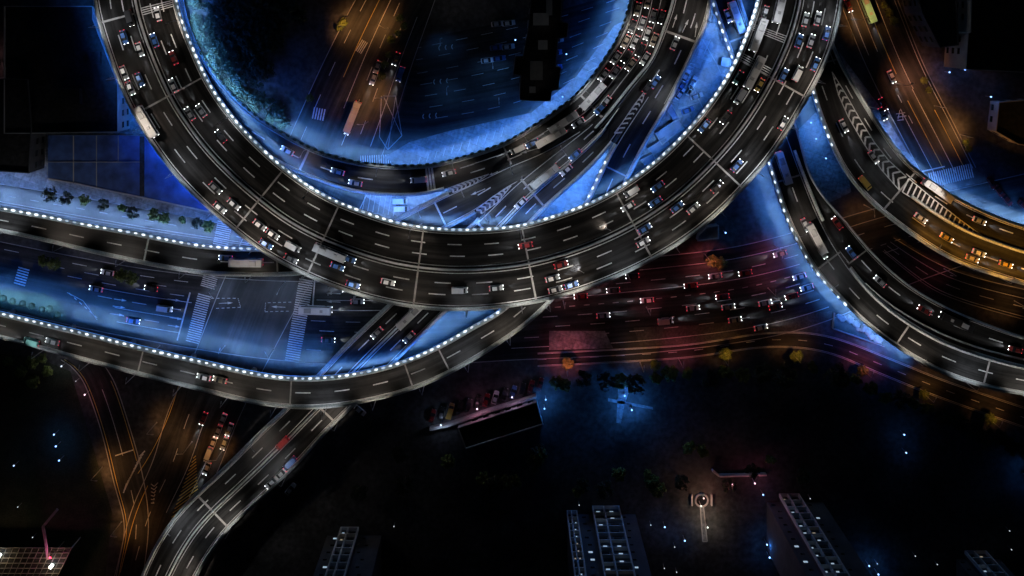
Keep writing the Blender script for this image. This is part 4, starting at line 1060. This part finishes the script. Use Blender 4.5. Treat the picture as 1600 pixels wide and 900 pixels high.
flat_building('east_shed', [(1560, 160), (1620, 155), (1620, 230), (1590, 225), (1555, 205)], 5, 'roof_dark', 'wall', 'dark-roofed shed at the right edge')

flat_building('long_shed', [(1146, 118), (1156, 128), (1112, 196), (1064, 246), (1046, 240), (1090, 186), (1118, 150)], 3.4, 'roof_dark', 'wall', 'long navy-roofed shed hugging the inside of the ring beside the blue yard', rim=False)
mbx = MB()
for q in ([(1098, 62), (1120, 100), (1138, 142)], [(1076, 112), (1088, 148), (1102, 176)], [(1100, 84), (1110, 62)], [(1060, 170), (1092, 160)], [(1042, 206), (1060, 196)]): pline(mbx, q, .22, .03, 'kerb')
for k in range(9): pline(mbx, [(1060 + 2 * k, 138 - 5 * k), (1070 + 2 * k, 141 - 5 * k)], .16, .03)
for k in range(12): pline(mbx, [(640 + k * 13, 262 - k * 4.4), (644 + k * 13, 250 - k * 4.6)], .14, .05)
for k in range(10): pline(mbx, [(1340 + k * 9, 210 + k * 9), (1352 + k * 9, 205 + k * 9)], .16, .03)
tag(mbx.build('yard_markings'), kind='structure')
wall_line('low_fence', [(1303, 488), (1300, 512), (1340, 526), (1380, 540)], 1.1, .25, 'kerb', 'pale low fence round the rubble yard under the right-hand viaduct', 'fence')
rr = random.Random(21)
for i in range(16):
    u = 1312 + i * 4.2 + rr.uniform(-2, 2); v = 492 + i * 2.7 + rr.uniform(-4, 5); c = W(u, v); mb = MB()
    k = rr.uniform(.6, 1.5); mb.loft([[(math.cos(a_ * 1.05) * q * k * (1 + .25 * math.sin(a_ * 2.3 + i)), math.sin(a_ * 1.05) * q * k * .8, z * k) for a_ in range(6)] for q, z in ((1, 0), (1.05, .4), (.7, .8))], M['kerb'])
    o = mb.build('boulder'); o.location = c; o['category'] = 'boulder'; o.rotation_euler = (0, 0, rr.random() * 6); SER_LATE.append(('pale boulder in the blue lit yard under the right-hand viaduct, {o} from the left', o, u))
# residential towers
def tower(key, u0, u1, v, ht, wing_l, wing_r, label, lit):
    """front faces the plumb point; base line at pixel row v"""
    a, b = W(u0, v), W(u1, v); wd = b.x - a.x; cx = (a.x + b.x) / 2
    e = empty('apartment_tower', (cx, a.y, 0), 0, label, 'tower', 'apartment towers along the bottom')
    wl, wr = wing_l * S, wing_r * S
    mb = MB(); mb.prism([(-wd / 2, -16), (wd / 2, -16), (wd / 2, -1.2), (-wd / 2, -1.2)], 0, ht, M['tower'], M['roof_dark']); mb.build('core', e)
    if wl: mb = MB(); mb.prism([(-wd / 2 - wl, -19), (-wd / 2 - .01, -19), (-wd / 2 - .01, -3), (-wd / 2 - wl, -3)], 0, ht - 3, M['tower'], M['roof_dark']); mb.build('wing', e)
    if wr: mb = MB(); mb.prism([(wd / 2 + .01, -19), (wd / 2 + wr, -19), (wd / 2 + wr, -3), (wd / 2 + .01, -3)], 0, ht - 3, M['tower'], M['roof_dark']); mb.build('wing', e)
    fl = 3.9; n = int(ht / fl)
    mb = MB()
    for x in (-wd / 2, -wd * .08, wd / 2): mb.box((x, -.6, ht / 2), (.45, 1.2, ht), M['frame'])
    for i in range(n + 1): mb.box((0, -.55, i * fl + .12), (wd - .5, 1.1, .35), M['frame'])
    mb.build('balcony_frame', e)
    rnd = random.Random(key)
    for i in range(n):
        for k, x in enumerate((-wd * .31, wd * .2)):
            on_ = rnd.random() < lit
            m_ = M['win_lit'] if on_ and rnd.random() < .75 else (M['win_warm'] if on_ else M['glass'])
            mb = MB(); mb.box((x + rnd.uniform(-.3, .3), -1.17, i * fl + 1.9), (wd * (.14 if on_ else .28), .06, 1.0 if on_ else 1.9), m_); mb.build('window', e)
        if wl > 2:
            on_ = rnd.random() < lit * .8; mb = MB(); mb.box((-wd / 2 - wl * rnd.uniform(.35, .6), -2.97, i * fl + 1.8), (1.3, .06, .8), M['win_lit'] if on_ else M['glass']); mb.build('window', e)
        if wr > 2:
            on_ = rnd.random() < lit * .6; mb = MB(); mb.box((wd / 2 + wr * rnd.uniform(.2, .5), -2.97, i * fl + 1.8), (1.1, .06, .7), M['win_lit'] if on_ else M['glass']); mb.build('window', e)
    return e
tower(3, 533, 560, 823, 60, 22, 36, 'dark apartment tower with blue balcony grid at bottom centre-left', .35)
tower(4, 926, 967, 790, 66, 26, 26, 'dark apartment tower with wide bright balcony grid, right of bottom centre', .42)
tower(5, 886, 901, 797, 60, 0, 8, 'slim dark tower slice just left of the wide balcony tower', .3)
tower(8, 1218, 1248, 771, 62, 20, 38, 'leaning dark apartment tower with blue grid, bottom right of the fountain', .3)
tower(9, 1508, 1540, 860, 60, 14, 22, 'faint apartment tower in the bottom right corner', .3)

# ------------------------------------------------------------------ walls, fountain, paths, canopy
wall_line('boundary_wall', [(672, 667), (700, 661), (760, 640), (838, 616)], 2.4, .7, 'kerb', 'long pale wall along the car park row', 'wall')
wall_line('garden_wall', [(1112, 733), (1122, 741)], 1.4, .5, 'kerb', 'short white wall end at the corner of the pink lit wall', 'wall')
o = wall_line('retaining_wall', [(1123, 741), (1196, 739)], 1.6, .5, 'kerb', 'straight low wall glowing pink above the fountain', 'wall')
e = empty('fountain', W(1096, 781), 0, 'round dark fountain basin with pale rim at the head of a path', 'fountain')
mb = MB()
rings = [[(math.cos(2 * math.pi * i / 16) * r_, math.sin(2 * math.pi * i / 16) * r_, z) for i in range(16)] for r_, z in ((2.4, 0), (2.4, .55), (1.9, .55), (1.9, .2))]
mb.loft(rings, M['wall'], cap=False); mb.build('rim', e)
mb = MB(); mb.poly([(math.cos(2 * math.pi * i / 16) * 1.92, math.sin(2 * math.pi * i / 16) * 1.92, .25) for i in range(16)], M['glass']); mb.build('basin', e)
mb = MB()
for sx in (-1, 1): mb.box((sx * 3.4, .2, .5), (.5, 3.6, 1.0), M['wall'])
mb.build('side_wall', e)
mb = MB(); P = [(1094, 790), (1099, 790), (1105, 846), (1098, 846)]; mb.poly([W(*p) + Vector((0, 0, .05)) for p in P], M['plaza']); pline(mb, [(1094, 790), (1098, 846)], .35, .09, 'kerb'); pline(mb, [(1099, 790), (1105, 846)], .35, .09, 'kerb'); pline(mb, [(1098, 846), (1105, 846)], .35, .09, 'kerb')
tag(mb.build('garden_path'), kind='structure')
mb = MB()
for pts in ([(966, 602), (986, 602), (976, 632), (970, 662), (963, 660)], [(950, 622), (1020, 636), (1020, 640), (950, 627)]): mb.poly([W(*p) + Vector((0, 0, .05)) for p in pts], M['plaza'])
tag(mb.build('park_path'), kind='structure')
# canopy at the lower left
e = empty('sports_canopy', W(-10, 856), 0, 'flat lattice canopy under floodlights in the bottom left corner', 'canopy'); off = e.location
mb = MB(); A, B, Cc, Dd = (W(-20, 856, 6) - off, W(70, 852, 6) - off, W(120, 850, 6) - off, W(-20, 960, 6) - off)
P0, P1, P2, P3 = W(-20, 856, 6) - off, W(112, 856, 6) - off, W(60, 960, 6) - off, W(-60, 960, 6) - off
for i in range(14):
    f = i / 13
    for a, b in ((P0.lerp(P1, f), P3.lerp(P2, f)), (P0.lerp(P3, f), P1.lerp(P2, f))): mb.cyl((a.x, a.y, 6), (b.x, b.y, 6), .12, .12, M['slab'], 4)
mb.build('lattice', e)
mb = MB(); mb.poly([(p.x, p.y, 5.8) for p in (P0, P1, P2, P3)], M['roof_dark']); mb.build('roof_sheet', e)
for p in (P0, P1, P2, P3): mb = MB(); mb.cyl((p.x, p.y, 0), (p.x, p.y, 5.9), .2, .2, M['metal'], 8); mb.build('post', e)
FKEY = 'dazzling white floodlight over the lattice canopy, {o} from the left'
for u, v in ((84, 880), (3, 864)):
    e = empty('floodlight', W(u, v, 6), 0, None, 'floodlight'); e.location.z = 6.2
    mb = MB(); mb.cyl((0, 0, 0), (0, 0, 1.2), .1, .1, M['metal'], 8); mb.build('pole', e)
    mb = MB(); mb.box((0, 0, 1.45), (1.5, .9, .4), M['flood'], .9); mb.build('lamp_head', e)
    point_light(e, (0, 0, 2.6), 700, (1.0, .7, .35), 'POINT', .6); series(FKEY, e, u)
wall_line('gantry', [(108, 776), (86, 802), (94, 852)], .5, .8, 'kerb', 'angled pink gantry beam rising from the lattice canopy', 'gantry', 7.5)
e = empty('pink_lamp_post', W(100, 846), 0, 'short lamp post glowing pink beside the lattice canopy', 'street lamp')
mb = MB(); mb.cyl((0, 0, 0), (0, 0, 9), .14, .08, M['metal'], 8); mb.build('pole', e)
mb = MB(); mb.box((0, 0, 9.05), (.5, .5, .2), M['tail']); mb.build('lamp_head', e); point_light(e, (0, 0, 9.4), 900, (1, .12, .4), 'POINT', .3)

# garden and path lamps
def post_lamp(u, v, ht, energy, color, key, headmat='dot', r_=.28):
    e = empty('post_lamp', W(u, v), 0, None, 'lamp')
    mb = MB(); mb.cyl((0, 0, 0), (0, 0, ht), .08, .06, M['metal'], 6); mb.build('pole', e)
    mb = MB()
    mb.loft([[(math.cos(2 * math.pi * i / 8) * q, math.sin(2 * math.pi * i / 8) * q, ht + z) for i in range(8)] for q, z in ((.05, 0), (r_, .15), (r_, .4), (.05, .55))], M[headmat]); mb.build('lamp_head', e)
    if energy: point_light(e, (0, 0, ht + .9), energy, color, 'POINT', .3)
    series(key, e, u)
BL = (.05, .28, 1.0)
for u, v, e_ in ((985, 634, 2400), (974, 612, 2600), (1406, 672, 260), (1409, 700, 200), (1598, 739, 700), (1352, 875, 260), (1366, 888, 500), (1194, 842, 600), (1198, 862, 300), (1067, 836, 420), (1036, 815, 250), (1188, 765, 160), (852, 618, 1500), (850, 632, 1500), (1490, 103, 900), (1476, 112, 500), (1595, 165, 1200), (1500, 108, 500), (95, 690, 500), (92, 672, 300), (100, 712, 200), (30, 720, 60), (805, 62, 250), (878, 150, 250), (884, 84, 200), (1270, 215, 1800), (1285, 245, 1200), (1262, 190, 1200), (1540, 150, 200), (1130, 360, 500)):
    post_lamp(u, v, 3, e_ * (1 if e_ > 2000 else .55), BL, 'small lamp post with a blue glow on the ground, {o} from the left')
for u, v in ((617, 816), (904, 783), (1015, 814), (1052, 848), (1055, 887), (1036, 881), (1322, 872), (1366, 874), (1425, 862), (1574, 852), (1571, 823), (1459, 875), (1262, 773), (1277, 808), (1297, 842), (124, 591), (34, 786), (57, 833), (1243, 860)):
    post_lamp(u, v, 2.2, 2, (.8, .9, 1), 'tiny white garden lamp in the dark, {o} from the left', r_=.16)
for u, v, e_, c in ((1096, 770, 1000, (1, .35, .22)), (1102, 815, 500, (1, .85, .6)), (1092, 782, 500, (1, .85, .6)), (1140, 748, 420, (1, .25, .35)), (1175, 747, 420, (1, .25, .35)), (746, 632, 400, (.8, .3, .5)), (800, 614, 300, (.7, .4, .7)), (690, 657, 300, (.5, .6, .9)), (104, 566, 500, (.7, .7, .8)), (140, 610, 300, (1, .3, .35)), (0, 96, 300, (.9, .4, .4)), (44, 108, 300, (.95, .75, .6))):
    post_lamp(u, v, 3.2, e_, c, 'low garden lamp with a warm glow, {o} from the left')

# ------------------------------------------------------------------ trees
def tree_proto(seed, leaf, rad, ht):
    rnd = random.Random(seed); e = empty('tree', (0, 0, 0))
    mb = MB(); mb.cyl((0, 0, 0), (.1, 0, ht * .55), .24, .13, M['bark'], 7)
    for i in range(6):
        a = i * 1.05 + rnd.random() * .4; q = rad * rnd.uniform(.45, .75)
        mb.cyl((.05, 0, ht * rnd.uniform(.3, .5)), (math.cos(a) * q, math.sin(a) * q, ht * rnd.uniform(.6, .85)), .1, .03, M['bark'], 5)
    mb.build('trunk', e)
    mb = MB(); cl = []
    for i in range(26):
        a = rnd.uniform(0, 6.28); q = rad * math.sqrt(rnd.random()) * .85
        cl.append((math.cos(a) * q, math.sin(a) * q, ht * (.5 + .42 * rnd.random() * (1 - q / rad * .5)), rad * rnd.uniform(.18, .36)))
    for cx, cy_, cz, cr in cl:
        for k in range(58):
            d = Vector((rnd.gauss(0, 1), rnd.gauss(0, 1), rnd.gauss(0, .8))).normalized() * cr * rnd.uniform(.5, 1.1)
            c = Vector((cx, cy_, cz)) + d; s_ = rnd.uniform(.12, .26)
            n = (d.normalized() + Vector((rnd.uniform(-.8, .8), rnd.uniform(-.8, .8), rnd.uniform(-.2, .9)))).normalized()
            x = n.orthogonal().normalized(); x = (x * math.cos(k) + n.cross(x) * math.sin(k)); y = n.cross(x)
            mb.poly([c - x * s_ - y * s_ * .6, c + x * s_ * .3 - y * s_ * .9, c + x * s_ + y * s_ * .5, c - x * s_ * .4 + y * s_], M[leaf])
    mb.build('crown', e); return e
TP = [tree_proto(1, 'leaf_a', 2.9, 6.5), tree_proto(2, 'leaf_b', 2.5, 6.0), tree_proto(3, 'leaf_a', 3.4, 7.5), tree_proto(4, 'leaf_b', 2.0, 5.0)]
tused = set(); trnd = random.Random(5)
def tree(u, v, key, k=None, sc=1.0):
    k = trnd.randrange(4) if k is None else k
    if k not in tused: o = TP[k]; tused.add(k)
    else: o = copy_tree(TP[k])
    o.location = W(u, v); s_ = sc * trnd.uniform(.85, 1.15); o.scale = (s_, s_, s_); o.rotation_euler = (0, 0, trnd.uniform(0, 6.28))
    o['category'] = 'tree'; series(key, o, u + v * .001)
for u, v in ((88, 300), (112, 306), (138, 310), (168, 316), (196, 322), (214, 330), (246, 332), (262, 338), (288, 342), (312, 346), (330, 350)): tree(u, v, 'dark street tree in the row under the blue roof, {o} from the left', sc=.75)
for u in range(862, 1300, 27): tree(u + trnd.uniform(-8, 8), 590 - (u - 860) * .045 + trnd.uniform(-6, 8), 'park tree beside the lower avenue, {o} from the left', sc=1.1)
for i in range(14):
    u = 1310 + i * 22; tree(u, 582 + i * 8.6 + trnd.uniform(-4, 8), 'park tree below the lower right street, {o} from the left')
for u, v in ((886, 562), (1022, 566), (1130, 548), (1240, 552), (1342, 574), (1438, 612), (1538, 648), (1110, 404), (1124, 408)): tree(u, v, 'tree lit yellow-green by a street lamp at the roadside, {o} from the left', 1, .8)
for i in range(120):
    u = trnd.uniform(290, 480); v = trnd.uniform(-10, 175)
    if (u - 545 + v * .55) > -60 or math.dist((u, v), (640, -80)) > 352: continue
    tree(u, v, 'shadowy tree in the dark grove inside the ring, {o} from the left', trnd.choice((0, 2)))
for u, v in ((312, 30), (318, 62), (330, 88), (345, 112), (362, 130), (382, 148), (404, 166), (428, 178), (446, 190), (306, 5), (425, 160), (410, 150), (440, 165)): tree(u, v, 'blue rimmed tree along the left inner edge of the ring, {o} from the left', 0 if u % 2 else 2, .8)
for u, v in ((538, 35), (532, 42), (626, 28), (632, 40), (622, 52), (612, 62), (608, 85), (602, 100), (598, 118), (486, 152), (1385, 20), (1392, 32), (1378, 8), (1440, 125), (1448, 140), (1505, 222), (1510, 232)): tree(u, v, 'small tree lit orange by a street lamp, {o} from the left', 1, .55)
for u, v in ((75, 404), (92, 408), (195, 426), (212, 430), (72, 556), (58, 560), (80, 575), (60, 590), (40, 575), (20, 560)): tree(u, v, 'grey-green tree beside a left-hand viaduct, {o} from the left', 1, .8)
for i in range(26): tree(trnd.uniform(560, 1280), trnd.uniform(690, 760), 'barely visible tree deep in the dark park, {o} from the left')
# clipped shrubs on the verge
def shrub_proto():
    rnd = random.Random(9); mb = MB()
    for k in range(500):
        d = Vector((rnd.gauss(0, 1), rnd.gauss(0, 1), abs(rnd.gauss(0, .8)))).normalized() * rnd.uniform(.7, 1.1); s_ = .14
        n = d.normalized(); x = n.orthogonal().normalized(); y = n.cross(x)
        mb.poly([d - x * s_, d - y * s_, d + x * s_, d + y * s_], M['leaf_a'])
    return mb.data('shrub')
SH = shrub_proto()
for u, v in ((36, 474), (50, 478), (66, 484), (78, 482), (20, 470), (6, 466), (90, 492)):
    o = bpy.data.objects.new('shrub', SH); link(o); o.location = W(u, v) + Vector((0, 0, .1)); o.scale = (1.2,) * 3; o['category'] = 'shrub'; series('round shrub on the grass island at the left edge, {o} from the left', o, u)

# ------------------------------------------------------------------ labels
for k_, o_, u_ in SER_LATE: series(k_, o_, u_)
for key, lst in SER.items():
    lst.sort(key=lambda q: q[0])
    for i, (u, o) in enumerate(lst):
        lab = key.replace('{o}', ordinal(i)).replace('leftmost from the left', 'the leftmost')
        if len(lst) == 1: lab = lab.replace(', the leftmost', '')
        o['label'] = lab
        if len(lst) > 1: o['group'] = key.split(',')[0].replace('{o}', '').replace('{c} ', '').strip()
GR = {'car': 'cars', 'bus': 'buses', 'van': 'vans', 'street lamp': 'street lamps', 'tree': 'trees', 'lamp': 'small lamps'}
for o in list(COL.objects):
    if o.parent is None and o.get('category') in ('car', 'bus', 'van'):
        o['group'] = 'road vehicles'
for o in COL.objects:
    if o.type == 'MESH' and o.name.split('.')[0] in ('deck', 'cross_street', 'avenue', 'ramp_street', 'connecting_lane', 'service_street', 'north_avenue', 'parking_street', 'park_edge_street', 'middle_street') or (o.type == 'MESH' and o.get('kind') == 'structure' and o.name != 'ground'):
        fix_up(o) if o.name.split('.')[0] != 'deck' else None
